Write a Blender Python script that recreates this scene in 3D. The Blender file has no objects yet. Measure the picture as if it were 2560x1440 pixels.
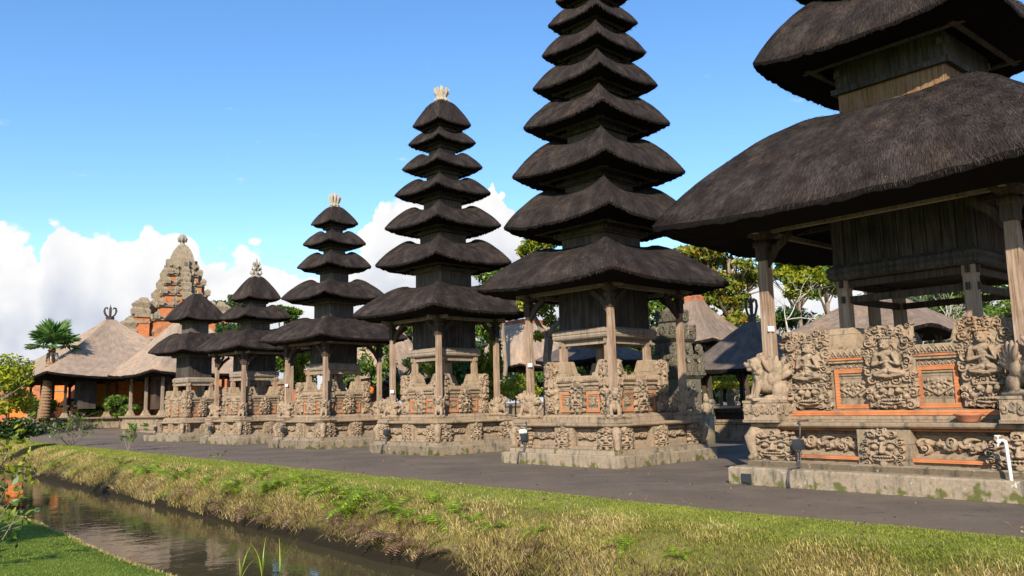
import bpy, bmesh, math, random
import numpy as np
from mathutils import Vector, Matrix, Euler, noise as mnoise
rad=math.radians
SC=bpy.context.scene; COL=SC.collection
RNG=np.random.default_rng(7); random.seed(7)

# ---------------------------------------------------------------- camera, sky, sun, exposure
CAMH=1.65; FPX=2058.0
vL=np.array([-2137.0,333.0,FPX]); vR=np.array([2020.0,240.0,FPX])
vL/=np.linalg.norm(vL); vR/=np.linalg.norm(vR)
UP=np.cross(vL,vR); UP/=np.linalg.norm(UP)
if UP[1]>0: UP=-UP
FW=np.array([0,0,1.0]); FW=FW-UP*FW.dot(UP); FW/=np.linalg.norm(FW)
RT=np.cross(FW,UP)
if RT[0]<0: RT=-RT
CR=np.stack([RT,FW,UP])
def px(x,y,Y):
    """point at distance Y seen at photo pixel x,y (used to survey positions)"""
    d=CR@np.array([x-1280.0,y-720.0,FPX]); t=Y/d[1]
    return Vector((d[0]*t,Y,CAMH+d[2]*t))
cam=bpy.data.cameras.new('camera'); camo=bpy.data.objects.new('camera',cam); COL.objects.link(camo)
cam.sensor_width=36; cam.lens=FPX/2560*36; cam.clip_start=0.05; cam.clip_end=3000
M=Matrix.Identity(4)
for i in range(3):
    M[i][0]=CR[i][0]; M[i][1]=-CR[i][1]; M[i][2]=-CR[i][2]
M[2][3]=CAMH
camo.matrix_world=M; SC.camera=camo

SUN_AZ=7.0; SUN_EL=29.0     # light travels towards azimuth 12 deg right of straight ahead
sun=bpy.data.lights.new('sun','SUN'); sun.energy=4.6; sun.angle=rad(0.53); sun.color=(1.0,0.90,0.76)
suno=bpy.data.objects.new('sun',sun); COL.objects.link(suno)
sd=Vector((math.sin(rad(SUN_AZ))*math.cos(rad(SUN_EL)),math.cos(rad(SUN_AZ))*math.cos(rad(SUN_EL)),-math.sin(rad(SUN_EL))))
suno.rotation_euler=sd.to_track_quat('-Z','Y').to_euler(); suno.location=(-5,-20,30)
SC.view_settings.view_transform='Standard'; SC.view_settings.look='None'
SC.view_settings.exposure=0.62; SC.view_settings.gamma=1.0

class NT:
    def __init__(s,nt): s.t=nt
    def n(s,typ,ins=None,**props):
        nd=s.t.nodes.new(typ)
        for k,v in props.items(): setattr(nd,k,v)
        if ins:
            for k,v in ins.items():
                sk=nd.inputs[k]
                if hasattr(v,'is_output'): s.t.links.new(v,sk)
                elif hasattr(v,'outputs'): s.t.links.new(v.outputs[0],sk)
                else: sk.default_value=v
        return nd
    def math(s,op,a,b=None,c=None,clamp=False):
        ins={0:a}
        if b is not None: ins[1]=b
        if c is not None: ins[2]=c
        return s.n('ShaderNodeMath',ins,operation=op,use_clamp=clamp).outputs[0]
    def sstep(s,v,a,b):
        return s.n('ShaderNodeMapRange',{'Value':v,'From Min':a,'From Max':b,'To Min':0.0,'To Max':1.0},interpolation_type='SMOOTHSTEP',clamp=True).outputs[0]
    def mix(s,f,a,b,mode='MIX'):
        nd=s.n('ShaderNodeMix',data_type='RGBA',blend_type=mode)
        for i,v in ((0,f),(6,a),(7,b)):
            if hasattr(v,'is_output'): s.t.links.new(v,nd.inputs[i])
            else: nd.inputs[i].default_value=(v if i==0 else (*v,1) if len(v)==3 else v)
        return nd.outputs[2]
    def noise(s,vec,scale,detail=4,rough=.55,dist=0.0,out=0):
        return s.n('ShaderNodeTexNoise',{'Vector':vec,'Scale':scale,'Detail':detail,'Roughness':rough,'Distortion':dist}).outputs[out]
    def ramp(s,f,stops,interp='LINEAR'):
        nd=s.n('ShaderNodeValToRGB',{0:f}); r=nd.color_ramp; r.interpolation=interp
        while len(r.elements)<len(stops): r.elements.new(0.5)
        for e,(p,c) in zip(r.elements,stops):
            e.position=p; e.color=(c,c,c,1) if not hasattr(c,'__len__') else (*c,1)
        return nd.outputs[0]
    def scale(s,vec,sx,sy,sz):
        return s.n('ShaderNodeMapping',{'Vector':vec,'Scale':(sx,sy,sz)}).outputs[0]

def build_world():
    w=bpy.data.worlds.new('World'); SC.world=w; w.use_nodes=True
    nt=w.node_tree; nt.nodes.clear(); T=NT(nt)
    sky=T.n('ShaderNodeTexSky',sky_type='NISHITA',sun_disc=False,sun_elevation=rad(SUN_EL),sun_rotation=rad(180+SUN_AZ),
            air_density=1.0,dust_density=0.3,ozone_density=2.0,altitude=200)
    hsv=T.n('ShaderNodeHueSaturation',{'Hue':0.503,'Saturation':1.22,'Value':1.0,'Color':sky.outputs[0]})
    d=T.n('ShaderNodeTexCoord').outputs['Generated']
    sp=T.n('ShaderNodeSeparateXYZ',{0:d})
    az=T.math('ARCTAN2',sp.outputs[0],sp.outputs[1]); el=T.math('ARCSINE',sp.outputs[2])
    tops=[(-420,640),(-200,600),(0,552),(55,590),(100,640),(118,560),(150,528),(200,548),(228,590),(262,560),(300,596),(340,592),(370,560),(425,566),(480,590),(520,640),
          (570,650),(610,628),(640,622),(690,655),(745,690),(800,700),(880,660),(915,560),(955,500),(1000,480),(1120,488),(1240,478),(1290,505),(1330,600),(1420,640),(1700,690)]
    stops=[]
    for X,Yp in tops:
        dd=CR@np.array([X-1280.0,Yp-720.0,FPX]); dd/=np.linalg.norm(dd)
        stops.append(((math.atan2(dd[0],dd[1])+rad(45))/rad(90),math.asin(dd[2])/rad(40)))
    fa=T.n('ShaderNodeMapRange',{'Value':az,'From Min':-rad(45),'From Max':rad(45)}).outputs[0]
    wob=T.noise(d,26,5,.6); wob2=T.noise(d,9,3,.5)
    fa=T.math('ADD',fa,T.math('MULTIPLY',T.math('SUBTRACT',wob,.5),.018))
    top=T.math('MULTIPLY',T.ramp(fa,stops[:32],'EASE'),rad(40))
    def puffs(v):
        q=T.n('ShaderNodeVectorMath',{0:v,1:T.n('ShaderNodeVectorMath',{0:T.noise(v,20,2,.5,out=1),'Scale':.03},operation='SCALE').outputs[0]},operation='ADD').outputs[0]
        def vo(sc): return T.n('ShaderNodeTexVoronoi',{'Vector':q,'Scale':sc},feature='F1').outputs['Distance']
        a=T.math('MULTIPLY',T.math('SUBTRACT',.45,vo(13)),.060); b=T.math('MULTIPLY',T.math('SUBTRACT',.45,vo(31)),.046); c=T.math('MULTIPLY',T.math('SUBTRACT',.45,vo(75)),.024)
        return T.math('ADD',T.math('ADD',a,b),T.math('ADD',c,T.math('MULTIPLY',T.math('SUBTRACT',T.noise(q,60,4,.6),.5),.03)))
    pf=puffs(d)
    dens=T.math('ADD',T.math('SUBTRACT',top,el),T.math('MINIMUM',T.math('MAXIMUM',T.math('MULTIPLY',pf,.62),-.016),.015))
    edge=T.math('ADD',0.0018,T.math('MULTIPLY',T.sstep(wob2,.42,.7),0.012))
    m1=T.n('ShaderNodeMapRange',{'Value':dens,'From Min':0.0,'From Max':edge,'To Min':0.0,'To Max':1.0},interpolation_type='SMOOTHSTEP',clamp=True).outputs[0]
    # far from the cumulus bank: a few thin wisps
    ws=T.noise(T.scale(d,9,9,30),2.4,6,.6,.8)
    wsm=T.math('MULTIPLY',T.sstep(ws,.63,.80),T.math('MULTIPLY',T.sstep(el,.42,.30),.40))
    m=T.math('MAXIMUM',m1,wsm,clamp=True)
    # body shading of the cloud: billows lit from one side, grey-blue low down
    def shift(v,o): return T.n('ShaderNodeVectorMath',{0:v,1:o},operation='ADD').outputs[0]
    lit=T.math('MULTIPLY',T.math('SUBTRACT',pf,.004),7.0)
    depth=T.sstep(dens,.012,.11)
    lowg=T.noise(d,7,5,.5)
    sh=T.math('ADD',T.math('MULTIPLY',lit,-1.0),T.math('MULTIPLY',depth,T.math('MULTIPLY',T.sstep(lowg,.30,.70),.85)),clamp=True)
    cc=T.mix(sh,(1.0,.99,.98),(.50,.57,.70))
    bg1=T.n('ShaderNodeBackground',{'Color':hsv.outputs[0],'Strength':0.15})
    bg2=T.n('ShaderNodeBackground',{'Color':cc,'Strength':0.67})
    mx=T.n('ShaderNodeMixShader',{0:m,1:bg1.outputs[0],2:bg2.outputs[0]})
    out=T.n('ShaderNodeOutputWorld',{0:mx.outputs[0]})
build_world()

# ---------------------------------------------------------------- mesh helpers
class MB:
    def __init__(s): s.v=[]; s.f=[]; s.uv=[]
    def add(s,vs,fs,uvs=None):
        o=len(s.v); s.v.extend([tuple(float(q) for q in p) for p in vs])
        s.f.extend([tuple(o+i for i in f) for f in fs])
        s.uv.extend([tuple(u) for u in uvs] if uvs is not None else [(p[0],p[2]) for p in vs])
    def box(s,c,d,rz=0,ax=None):
        hx,hy,hz=d[0]/2,d[1]/2,d[2]/2
        P=[(-hx,-hy,-hz),(hx,-hy,-hz),(hx,hy,-hz),(-hx,hy,-hz),(-hx,-hy,hz),(hx,-hy,hz),(hx,hy,hz),(-hx,hy,hz)]
        if ax is not None: P=[tuple(ax@Vector(p)) for p in P]
        elif rz:
            cc,ss=math.cos(rz),math.sin(rz); P=[(x*cc-y*ss,x*ss+y*cc,z) for x,y,z in P]
        s.add([(c[0]+x,c[1]+y,c[2]+z) for x,y,z in P],[(3,2,1,0),(4,5,6,7),(0,1,5,4),(1,2,6,5),(2,3,7,6),(3,0,4,7)])
    def beam(s,a,b,w,h,up=(0,0,1)):
        a=Vector(a);b=Vector(b);d=b-a;L=d.length;d.normalize();u=Vector(up)
        if abs(d.dot(u))>.95: u=Vector((0,1,0))
        x=d.cross(u).normalized();z=x.cross(d)
        ax=Matrix((x,d,z)).transposed(); s.box((a+b)/2,(w,L,h),ax=ax)
    def rings(s,R,closed=True,cap0=True,cap1=True,uvs=None):
        n=len(R[0]); vs=[p for r in R for p in r]; fs=[]
        for i in range(len(R)-1):
            for j in range(n if closed else n-1):
                k=(j+1)%n; fs.append((i*n+j,i*n+k,(i+1)*n+k,(i+1)*n+j))
        if cap0: fs.append(tuple(range(n-1,-1,-1)))
        if cap1: fs.append(tuple((len(R)-1)*n+j for j in range(n)))
        s.add(vs,fs,uvs)
    def mould(s,prof,c=(0,0),ry=1.0):
        """square moulding: list of (half size, z) rings"""
        s.rings([[(c[0]-h,c[1]-h*ry,z),(c[0]+h,c[1]-h*ry,z),(c[0]+h,c[1]+h*ry,z),(c[0]-h,c[1]+h*ry,z)] for h,z in prof])
    def lathe(s,prof,c=(0,0,0),n=12,cap=True):
        s.rings([[(c[0]+r*math.cos(2*math.pi*j/n),c[1]+r*math.sin(2*math.pi*j/n),c[2]+z) for j in range(n)] for r,z in prof],cap0=cap,cap1=cap)
    def tube(s,pts,rs,n=6):
        pts=[Vector(p) for p in pts]
        if not hasattr(rs,'__len__'): rs=[rs]*len(pts)
        R=[]; u=None
        for i,p in enumerate(pts):
            d=(pts[min(i+1,len(pts)-1)]-pts[max(i-1,0)]).normalized()
            if u is None:
                u=d.orthogonal().normalized()
            u=(u-d*u.dot(d)); u=u.normalized() if u.length>1e-6 else d.orthogonal().normalized()
            w=d.cross(u)
            R.append([p+(u*math.cos(2*math.pi*j/n)+w*math.sin(2*math.pi*j/n))*rs[i] for j in range(n)])
        s.rings(R)
    def ball(s,c,r,nu=10,nv=7,ax=None):
        if not hasattr(r,'__len__'): r=(r,r,r)
        R=[]
        for i in range(nv+1):
            th=math.pi*min(max(i/nv,.03),.97)
            ring=[]
            for j in range(nu):
                ph=2*math.pi*j/nu
                v=Vector((r[0]*math.sin(th)*math.cos(ph),r[1]*math.sin(th)*math.sin(ph),-r[2]*math.cos(th)))
                if ax is not None: v=ax@v
                ring.append(Vector(c)+v)
            R.append(ring)
        s.rings(R)
    def mesh(s,name,smooth=False):
        me=bpy.data.meshes.new(name); me.from_pydata(s.v,[],s.f); 
        uvl=me.uv_layers.new(name='UVMap'); li=np.zeros(len(me.loops),dtype=np.int32); me.loops.foreach_get('vertex_index',li)
        uv=np.array(s.uv,dtype=np.float32)[li]; uvl.data.foreach_set('uv',uv.ravel())
        if smooth: me.polygons.foreach_set('use_smooth',[True]*len(me.polygons))
        me.update(); return me
    def build(s,name,mat,parent=None,smooth=False,auto=None):
        me=s.mesh(name,smooth or auto is not None)
        if auto is not None:
            try: me.set_sharp_from_angle(angle=rad(auto))
            except Exception: pass
        return link(name,me,mat,parent)
def link(name,me,mat,parent=None,loc=None,rz=None):
    o=bpy.data.objects.new(name,me); COL.objects.link(o)
    if mat is not None and len(me.materials)==0: me.materials.append(mat)
    if parent is not None: o.parent=parent
    if loc is not None: o.location=loc
    if rz is not None: o.rotation_euler=(0,0,rz)
    return o
def rawmesh(name,V,F,uv=None,smooth=False):
    """fast triangles / quads from numpy"""
    V=np.asarray(V,dtype=np.float32); F=np.asarray(F,dtype=np.int32); k=F.shape[1]
    me=bpy.data.meshes.new(name); me.vertices.add(len(V)); me.vertices.foreach_set('co',V.ravel())
    me.loops.add(F.size); me.loops.foreach_set('vertex_index',F.ravel())
    me.polygons.add(len(F)); me.polygons.foreach_set('loop_start',np.arange(len(F),dtype=np.int32)*k)
    if uv is not None:
        l=me.uv_layers.new(name='UVMap'); l.data.foreach_set('uv',np.asarray(uv,dtype=np.float32)[F.ravel()].ravel())
    if smooth: me.polygons.foreach_set('use_smooth',[True]*len(F))
    me.update(calc_edges=True); me.validate(); return me
def tag(o,label=None,cat=None,group=None,kind=None):
    if label: o['label']=label
    if cat: o['category']=cat
    if group: o['group']=group
    if kind: o['kind']=kind
    return o
def thing(name,label,cat,loc=(0,0,0),rz=0,group=None):
    o=bpy.data.objects.new(name,None); COL.objects.link(o); o.location=loc; o.rotation_euler=(0,0,rz)
    o.empty_display_size=.2
    return tag(o,label,cat,group)
def copy_tree(root,loc=None,rz=None,scale=None,label=None,group=None):
    r=root.copy(); COL.objects.link(r)
    if loc is not None: r.location=loc
    if rz is not None: r.rotation_euler=(0,0,rz)
    if scale is not None: r.scale=(scale,)*3
    if label: r['label']=label
    if group: r['group']=group
    for ch in list(root.children):
        c=ch.copy(); COL.objects.link(c); c.parent=r
        for g in list(ch.children):
            d=g.copy(); COL.objects.link(d); d.parent=c
    return r

# ---------------------------------------------------------------- materials
def newmat(name):
    m=bpy.data.materials.new(name); m.use_nodes=True; nt=m.node_tree; nt.nodes.clear(); T=NT(nt)
    b=T.n('ShaderNodeBsdfPrincipled'); o=T.n('ShaderNodeOutputMaterial',{0:b.outputs[0]})
    return m,T,b
def setin(T,b,**k):
    mp={'col':'Base Color','rough':'Roughness','spec':'Specular IOR Level','nor':'Normal','metal':'Metallic','alpha':'Alpha','trans':'Transmission Weight'}
    for a,v in k.items():
        s=b.inputs[mp[a]]
        if hasattr(v,'is_output'): T.t.links.new(v,s)
        else: s.default_value=(*v,1) if a=='col' else v
def bump(T,h,st=.5,dist=.02,nor=None):
    ins={'Height':h,'Strength':st,'Distance':dist}
    if nor is not None: ins['Normal']=nor
    return T.n('ShaderNodeBump',ins).outputs[0]
def objco(T,rnd=True):
    c=T.n('ShaderNodeTexCoord').outputs['Object']
    if not rnd: return c
    r=T.n('ShaderNodeObjectInfo').outputs['Random']
    off=T.n('ShaderNodeCombineXYZ',{0:T.math('MULTIPLY',r,37.0),1:T.math('MULTIPLY',r,-19.0),2:0.0})
    return T.n('ShaderNodeVectorMath',{0:c,1:off.outputs[0]},operation='ADD').outputs[0]
def island(T): return T.n('ShaderNodeNewGeometry').outputs['Random Per Island']

def m_thatch(name,c0,c1,c2,rough=.9):
    m,T,b=newmat(name)
    uv=T.n('ShaderNodeTexCoord').outputs['UV']
    w=T.noise(uv,.6,2,.5,out=1)
    uvw=T.n('ShaderNodeVectorMath',{0:uv,1:T.n('ShaderNodeVectorMath',{0:w,1:(.5,.5,.5)},operation='SUBTRACT').outputs[0]},operation='ADD').outputs[0]
    uvw=T.n('ShaderNodeMix',{0:.78},data_type='VECTOR'); T.t.links.new(uv,uvw.inputs[5]); T.t.links.new(T.n('ShaderNodeVectorMath',{0:uv,1:T.n('ShaderNodeVectorMath',{0:w,1:(.5,.5,.5)},operation='SUBTRACT').outputs[0]},operation='ADD').outputs[0],uvw.inputs[4]); uvw=uvw.outputs[1]
    s1=T.noise(T.scale(uvw,52,6.5,1),1,4,.7,.25); s2=T.noise(T.scale(uvw,150,13,1),1,3,.7,.3)
    pat=T.noise(uv,2.0,5,.6)
    st=T.math('ADD',T.math('MULTIPLY',s1,.55),T.math('MULTIPLY',s2,.45))
    c=T.ramp(T.math('ADD',st,T.math('MULTIPLY',T.math('SUBTRACT',pat,.5),.42)),[(.36,c0),(.5,c1),(.66,c2)])
    ob=T.n('ShaderNodeTexCoord').outputs['Object']; pv=T.noise(ob,.8,5,.6); c=T.mix(T.math('MULTIPLY',T.sstep(pv,.48,.70),.45),c,T.mix(1.0,c,(1.45,1.22,1.0),'MULTIPLY')); c=T.mix(T.math('MULTIPLY',T.sstep(T.noise(ob,1.9,5,.65),.60,.74),.5),c,T.mix(1.0,c,(.5,.52,.5),'MULTIPLY'))
    setin(T,b,col=c,rough=rough,spec=.15,nor=bump(T,T.math('ADD',s1,T.math('MULTIPLY',s2,.6)),.95,.035))
    return m
def m_stone(name,base,dark,lich=.35,moss=.0,stain=.5,block=None,mossz=.2):
    m,T,b=newmat(name)
    c=objco(T); raw=T.n('ShaderNodeTexCoord').outputs['Object']
    n1=T.noise(c,2.3,6,.6); n2=T.noise(c,14,5,.65); n3=T.noise(T.scale(c,5,5,1.2),1.3,5,.6)
    col=T.mix(T.sstep(n1,.3,.7),base,tuple(x*1.22 for x in base))
    col=T.mix(T.math('MULTIPLY',T.sstep(n2,.42,.72),.55),col,tuple(x*.50 for x in base))
    col=T.mix(T.math('MULTIPLY',T.sstep(n3,.50,.70),stain),col,dark)
    red=T.noise(c,1.1,4,.5)
    col=T.mix(T.math('MULTIPLY',T.sstep(red,.58,.75),.45),col,(base[0]*1.05,base[1]*.78,base[2]*.55))
    if lich>0:
        l=T.noise(c,9,6,.7); lm=T.math('MULTIPLY',T.sstep(l,.60,.68),T.sstep(T.noise(c,1.7,3,.5),.45,.62))
        col=T.mix(T.math('MULTIPLY',lm,lich),col,(.60,.59,.50))
    if moss>0:
        z=T.n('ShaderNodeSeparateXYZ',{0:raw}).outputs[2]
        mm=T.math('MULTIPLY',T.sstep(T.math('ADD',T.noise(c,3.2,5,.6),T.math('MULTIPLY',T.sstep(z,mossz,0.0),.13)),.60,.70),moss)
        col=T.mix(mm,col,(.085,.095,.018))
    h=T.math('ADD',T.noise(c,38,5,.7),T.math('MULTIPLY',n2,1.2))
    if block:
        u=T.n('ShaderNodeTexCoord').outputs['UV']
        br=T.n('ShaderNodeTexBrick',{'Vector':u,'Scale':1.0,'Mortar Size':.006,'Mortar Smooth':.3,'Brick Width':block[0],'Row Height':block[1],'Color1':(.85,.85,.85,1),'Color2':(1.1,1.1,1.1,1),'Mortar':(.35,.32,.28,1)},offset=.5)
        col=T.mix(.8,col,br.outputs[0],'MULTIPLY')
    setin(T,b,col=col,rough=.92,spec=.2,nor=bump(T,h,.55,.012))
    return m
def m_wood(name,c0,c1,c2,scale=1.0):
    m,T,b=newmat(name); c=objco(T)
    g=T.noise(T.scale(c,22*scale,22*scale,1.1*scale),1,5,.65,.4); g2=T.noise(T.scale(c,70*scale,70*scale,2.2*scale),1,3,.6); p=T.noise(c,1.6,4,.6)
    col=T.ramp(T.math('ADD',T.math('MULTIPLY',g,.75),T.math('MULTIPLY',p,.35)),[(.36,c0),(.52,c1),(.70,c2)])
    col=T.mix(T.math('MULTIPLY',T.sstep(g2,.60,.72),.6),col,tuple(x*.35 for x in c0))
    setin(T,b,col=col,rough=.85,spec=.2,nor=bump(T,T.math('ADD',g,g2),.7,.01))
    return m
def m_brick(name,c0,c1,course=.055,stain=.5,dark=(.10,.09,.07)):
    m,T,b=newmat(name); c=objco(T,False)
    z=T.n('ShaderNodeSeparateXYZ',{0:c}).outputs[2]
    n=T.noise(c,3.5,5,.6); n2=T.noise(c,1.1,5,.65)
    row=T.math('FRACT',T.math('DIVIDE',z,course)); line=T.math('MULTIPLY',T.sstep(row,.80,.95),.55)
    col=T.mix(T.sstep(n,.3,.7),c0,c1); col=T.mix(line,col,tuple(x*.35 for x in c0))
    col=T.mix(T.math('MULTIPLY',T.sstep(n2,.52,.66),stain),col,dark)
    setin(T,b,col=col,rough=.9,spec=.2,nor=bump(T,T.math('SUBTRACT',n,line),.5,.02)); return m
def m_plain(name,c,rough=.6,var=.25,scale=9,metal=0.0,spec=.4,bst=.2):
    m,T,b=newmat(name); o=objco(T); n=T.noise(o,scale,5,.6)
    setin(T,b,col=T.mix(n,tuple(x*(1-var) for x in c),tuple(min(1,x*(1+var)) for x in c)),rough=rough,metal=metal,spec=spec,nor=bump(T,n,bst,.01)); return m
def m_leaf(name,stops,rough=.45,transl=.35,spec=.4):
    m,T,b=newmat(name); r=island(T)
    n=T.noise(T.n('ShaderNodeTexCoord').outputs['Object'],.9,3,.5)
    f=T.math('ADD',T.math('MULTIPLY',r,.75),T.math('MULTIPLY',T.math('SUBTRACT',n,.38),.9),clamp=True)
    c=T.ramp(f,stops); setin(T,b,col=c,rough=rough,spec=spec)
    if transl>0:
        tr=T.n('ShaderNodeBsdfTranslucent',{'Color':T.mix(.5,c,(.5,.6,.05),'MIX') if False else c})
        mx=T.n('ShaderNodeMixShader',{0:transl,1:b.outputs[0],2:tr.outputs[0]})
        T.t.links.new(mx.outputs[0],[n for n in T.t.nodes if n.type=='OUTPUT_MATERIAL'][0].inputs[0])
    return m
MT={}
MT['thatch']=m_thatch('dark_thatch',(.008,.006,.005),(.031,.023,.020),(.108,.084,.069))
MT['thatch_light']=m_thatch('pale_thatch',(.20,.145,.105),(.37,.275,.20),(.54,.42,.315))
MT['thatch_tan']=m_thatch('brown_thatch',(.125,.092,.068),(.255,.19,.14),(.41,.31,.23))
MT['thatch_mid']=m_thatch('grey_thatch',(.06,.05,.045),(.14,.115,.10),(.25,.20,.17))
MT['fibre_shade']=m_plain('shaded_palm_fibre',(.010,.008,.007),.95,.4,30,0,.05,.6)  # thatch undersides, shade below the eaves put into the colour
MT['stone']=m_stone('carved_sandstone',(.295,.218,.146),(.06,.066,.052),.5,.0,.75)
MT['stone2']=m_stone('moulded_sandstone',(.305,.228,.150),(.065,.072,.055),.5,.12,.75,(.52,.4))
MT['plinth']=m_stone('mossy_plinth_stone',(.275,.218,.150),(.065,.072,.055),.9,.9,.8,(.75,.6),.25)
MT['stone_dark']=m_stone('dark_mossy_stone',(.135,.118,.085),(.03,.03,.026),.6,.5,.8)
MT['stone_grey']=m_stone('grey_weathered_stone',(.27,.215,.145),(.065,.056,.043),.7,.3,.75)
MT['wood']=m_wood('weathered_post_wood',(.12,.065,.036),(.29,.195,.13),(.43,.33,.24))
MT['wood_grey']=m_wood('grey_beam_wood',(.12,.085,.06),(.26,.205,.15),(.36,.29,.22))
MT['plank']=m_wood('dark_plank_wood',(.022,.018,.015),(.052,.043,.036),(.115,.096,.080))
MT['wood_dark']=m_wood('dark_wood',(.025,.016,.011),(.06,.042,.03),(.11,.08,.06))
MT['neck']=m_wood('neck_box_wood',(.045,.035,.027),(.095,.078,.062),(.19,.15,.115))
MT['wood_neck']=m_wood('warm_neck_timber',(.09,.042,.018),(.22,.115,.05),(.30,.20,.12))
MT['brick']=m_brick('orange_brick',(.62,.155,.03),(.74,.23,.055))
MT['brick_soft']=m_brick('orange_frame_brick',(.44,.15,.055),(.56,.22,.09),.06,.6)
MT['brick_tower']=m_brick('weathered_tower_brick',(.42,.15,.06),(.58,.21,.08),.09,.85,(.16,.13,.10))
MT['brick_old']=m_brick('old_red_brick',(.40,.12,.05),(.50,.19,.09),.06,.75)
MT['finial_w']=m_plain('cream_finial_stone',(.40,.345,.25),.9,.4,14)
MT['finial_g']=m_plain('grey_finial_stone',(.26,.23,.18),.9,.4,14)
MT['finial_d']=m_plain('blackened_finial',(.05,.035,.028),.7,.3,14)
MT['black']=m_plain('black_plastic',(.03,.035,.04),.5,.2)
MT['white']=m_plain('white_plastic',(.72,.72,.68),.45,.1)
MT['cable']=m_plain('grey_cable',(.07,.07,.075),.5,.2)
MT['terra']=m_plain('terracotta',(.42,.17,.09),.75,.25)
MT['gold']=m_plain('yellow_cloth',(.55,.26,.02),.8,.3,5)
MT['orange']=m_plain('orange_cloth',(.75,.20,.02),.8,.3,5)
MT['bark']=m_wood('tree_bark',(.09,.065,.045),(.20,.15,.10),(.32,.26,.19))
MT['bark_pale']=m_wood('pale_bark',(.28,.25,.20),(.45,.41,.34),(.58,.54,.46))
MT['palm_bark']=m_wood('palm_bark',(.11,.065,.038),(.23,.14,.08),(.34,.23,.14),.6)
MT['leaf_green']=m_leaf('green_leaves',[(.0,(.025,.06,.009)),(.4,(.075,.15,.018)),(.75,(.16,.25,.025)),(1,(.32,.36,.04))])
MT['leaf_yellow']=m_leaf('yellow_green_leaves',[(.0,(.06,.10,.008)),(.4,(.19,.24,.012)),(.8,(.40,.40,.02)),(1,(.55,.48,.03))])
MT['leaf_dark']=m_leaf('dark_leaves',[(.0,(.010,.025,.006)),(.5,(.03,.07,.012)),(1,(.09,.15,.02))])
MT['leaf_orange']=m_leaf('turning_leaves',[(.0,(.05,.08,.012)),(.35,(.14,.19,.02)),(.66,(.28,.30,.03)),(.80,(.42,.30,.035)),(.90,(.60,.20,.03)),(1,(.65,.14,.03))])
MT['leaf_soft']=m_leaf('grey_green_leaves',[(.0,(.04,.07,.025)),(.5,(.09,.14,.05)),(1,(.17,.22,.09))])
MT['leaf_fan']=m_leaf('fan_palm_leaves',[(.0,(.03,.085,.02)),(.5,(.075,.165,.035)),(1,(.17,.27,.06))],.4,.25)
MT['leaf_flower']=m_leaf('pink_flowers',[(.0,(.45,.10,.25)),(1,(.6,.25,.4))])
MT['fern']=m_leaf('fern_leaves',[(.0,(.08,.15,.010)),(.5,(.24,.36,.02)),(1,(.48,.55,.04))])
MT['deadfern']=m_leaf('dead_fern',[(.0,(.10,.055,.03)),(.5,(.20,.12,.07)),(1,(.33,.23,.16))],.9,.1,.1)
MT['grass']=m_leaf('green_grass',[(.0,(.11,.145,.018)),(.5,(.26,.30,.042)),(1,(.44,.43,.085))],.6,.3,.25)
MT['lawn']=m_leaf('lawn_grass',[(.0,(.075,.13,.012)),(.5,(.19,.28,.026)),(1,(.38,.43,.06))],.6,.3,.25)
MT['dry']=m_leaf('dry_grass',[(.0,(.20,.17,.035)),(.35,(.40,.32,.085)),(.7,(.62,.48,.20)),(1,(.74,.60,.32))],.8,.2,.15)

def m_ground():
    m,T,b=newmat('dark_gravel'); c=objco(T,False)
    n1=T.noise(c,.55,5,.6); n2=T.noise(c,28,5,.7); n3=T.noise(T.scale(c,1,1,1),120,2,.6); st=T.noise(T.scale(c,.9,2.6,1),1.5,5,.65,.5)
    col=T.mix(T.sstep(n1,.3,.7),(.135,.108,.084),(.215,.168,.126))
    col=T.mix(T.math('MULTIPLY',T.sstep(n2,.45,.75),.7),col,(.30,.25,.20))
    col=T.mix(T.math('MULTIPLY',T.sstep(st,.56,.70),.6),col,(.085,.067,.053))
    col=T.mix(T.math('MULTIPLY',T.sstep(n3,.70,.76),.6),col,(.36,.31,.25))
    tt=T.n('ShaderNodeVectorMath',{0:c,1:(.755,.656,0)},operation='DOT_PRODUCT').outputs['Value']
    tt=T.math('ADD',tt,T.math('MULTIPLY',T.math('SUBTRACT',n1,.5),2.2))
    col=T.mix(T.math('MULTIPLY',T.sstep(tt,12.2,10.4),.6),col,(.235,.175,.118))
    sc=T.noise(c,6,5,.7); col=T.mix(T.math('MULTIPLY',T.sstep(sc,.56,.66),.5),col,(.085,.068,.055))
    setin(T,b,col=col,rough=.95,spec=.15,nor=bump(T,T.math('ADD',T.math('ADD',n2,n3),sc),.8,.03)); return m
def m_soil(name,c0,c1,c2,wet=None):
    m,T,b=newmat(name); c=objco(T,False); n=T.noise(c,1.4,6,.65); n2=T.noise(c,18,5,.7)
    col=T.ramp(T.math('ADD',T.math('MULTIPLY',n,.6),T.math('MULTIPLY',n2,.4)),[(.35,c0),(.5,c1),(.65,c2)])
    if wet is not None:
        z=T.n('ShaderNodeSeparateXYZ',{0:c}).outputs[2]; col=T.mix(T.sstep(T.math('ADD',z,T.math('MULTIPLY',T.math('SUBTRACT',n2,.5),.25)),wet+.22,wet),col,(.022,.017,.010))
    setin(T,b,col=col,rough=.95,spec=.1,nor=bump(T,n2,.8,.05)); return m
def m_water():
    m,T,b=newmat('murky_water'); c=objco(T,False)
    n=T.noise(T.scale(c,1,1,1),1.3,4,.55,.3); n2=T.noise(T.scale(c,1,1,1),9,3,.5)
    col=T.mix(n,(.050,.042,.022),(.075,.062,.032))
    setin(T,b,col=col,rough=.03,spec=.38,nor=bump(T,T.math('ADD',n,T.math('MULTIPLY',n2,.12)),.09,.08)); b.inputs['IOR'].default_value=1.33
    return m
MT['ground']=m_ground(); MT['water']=m_water()
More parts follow.
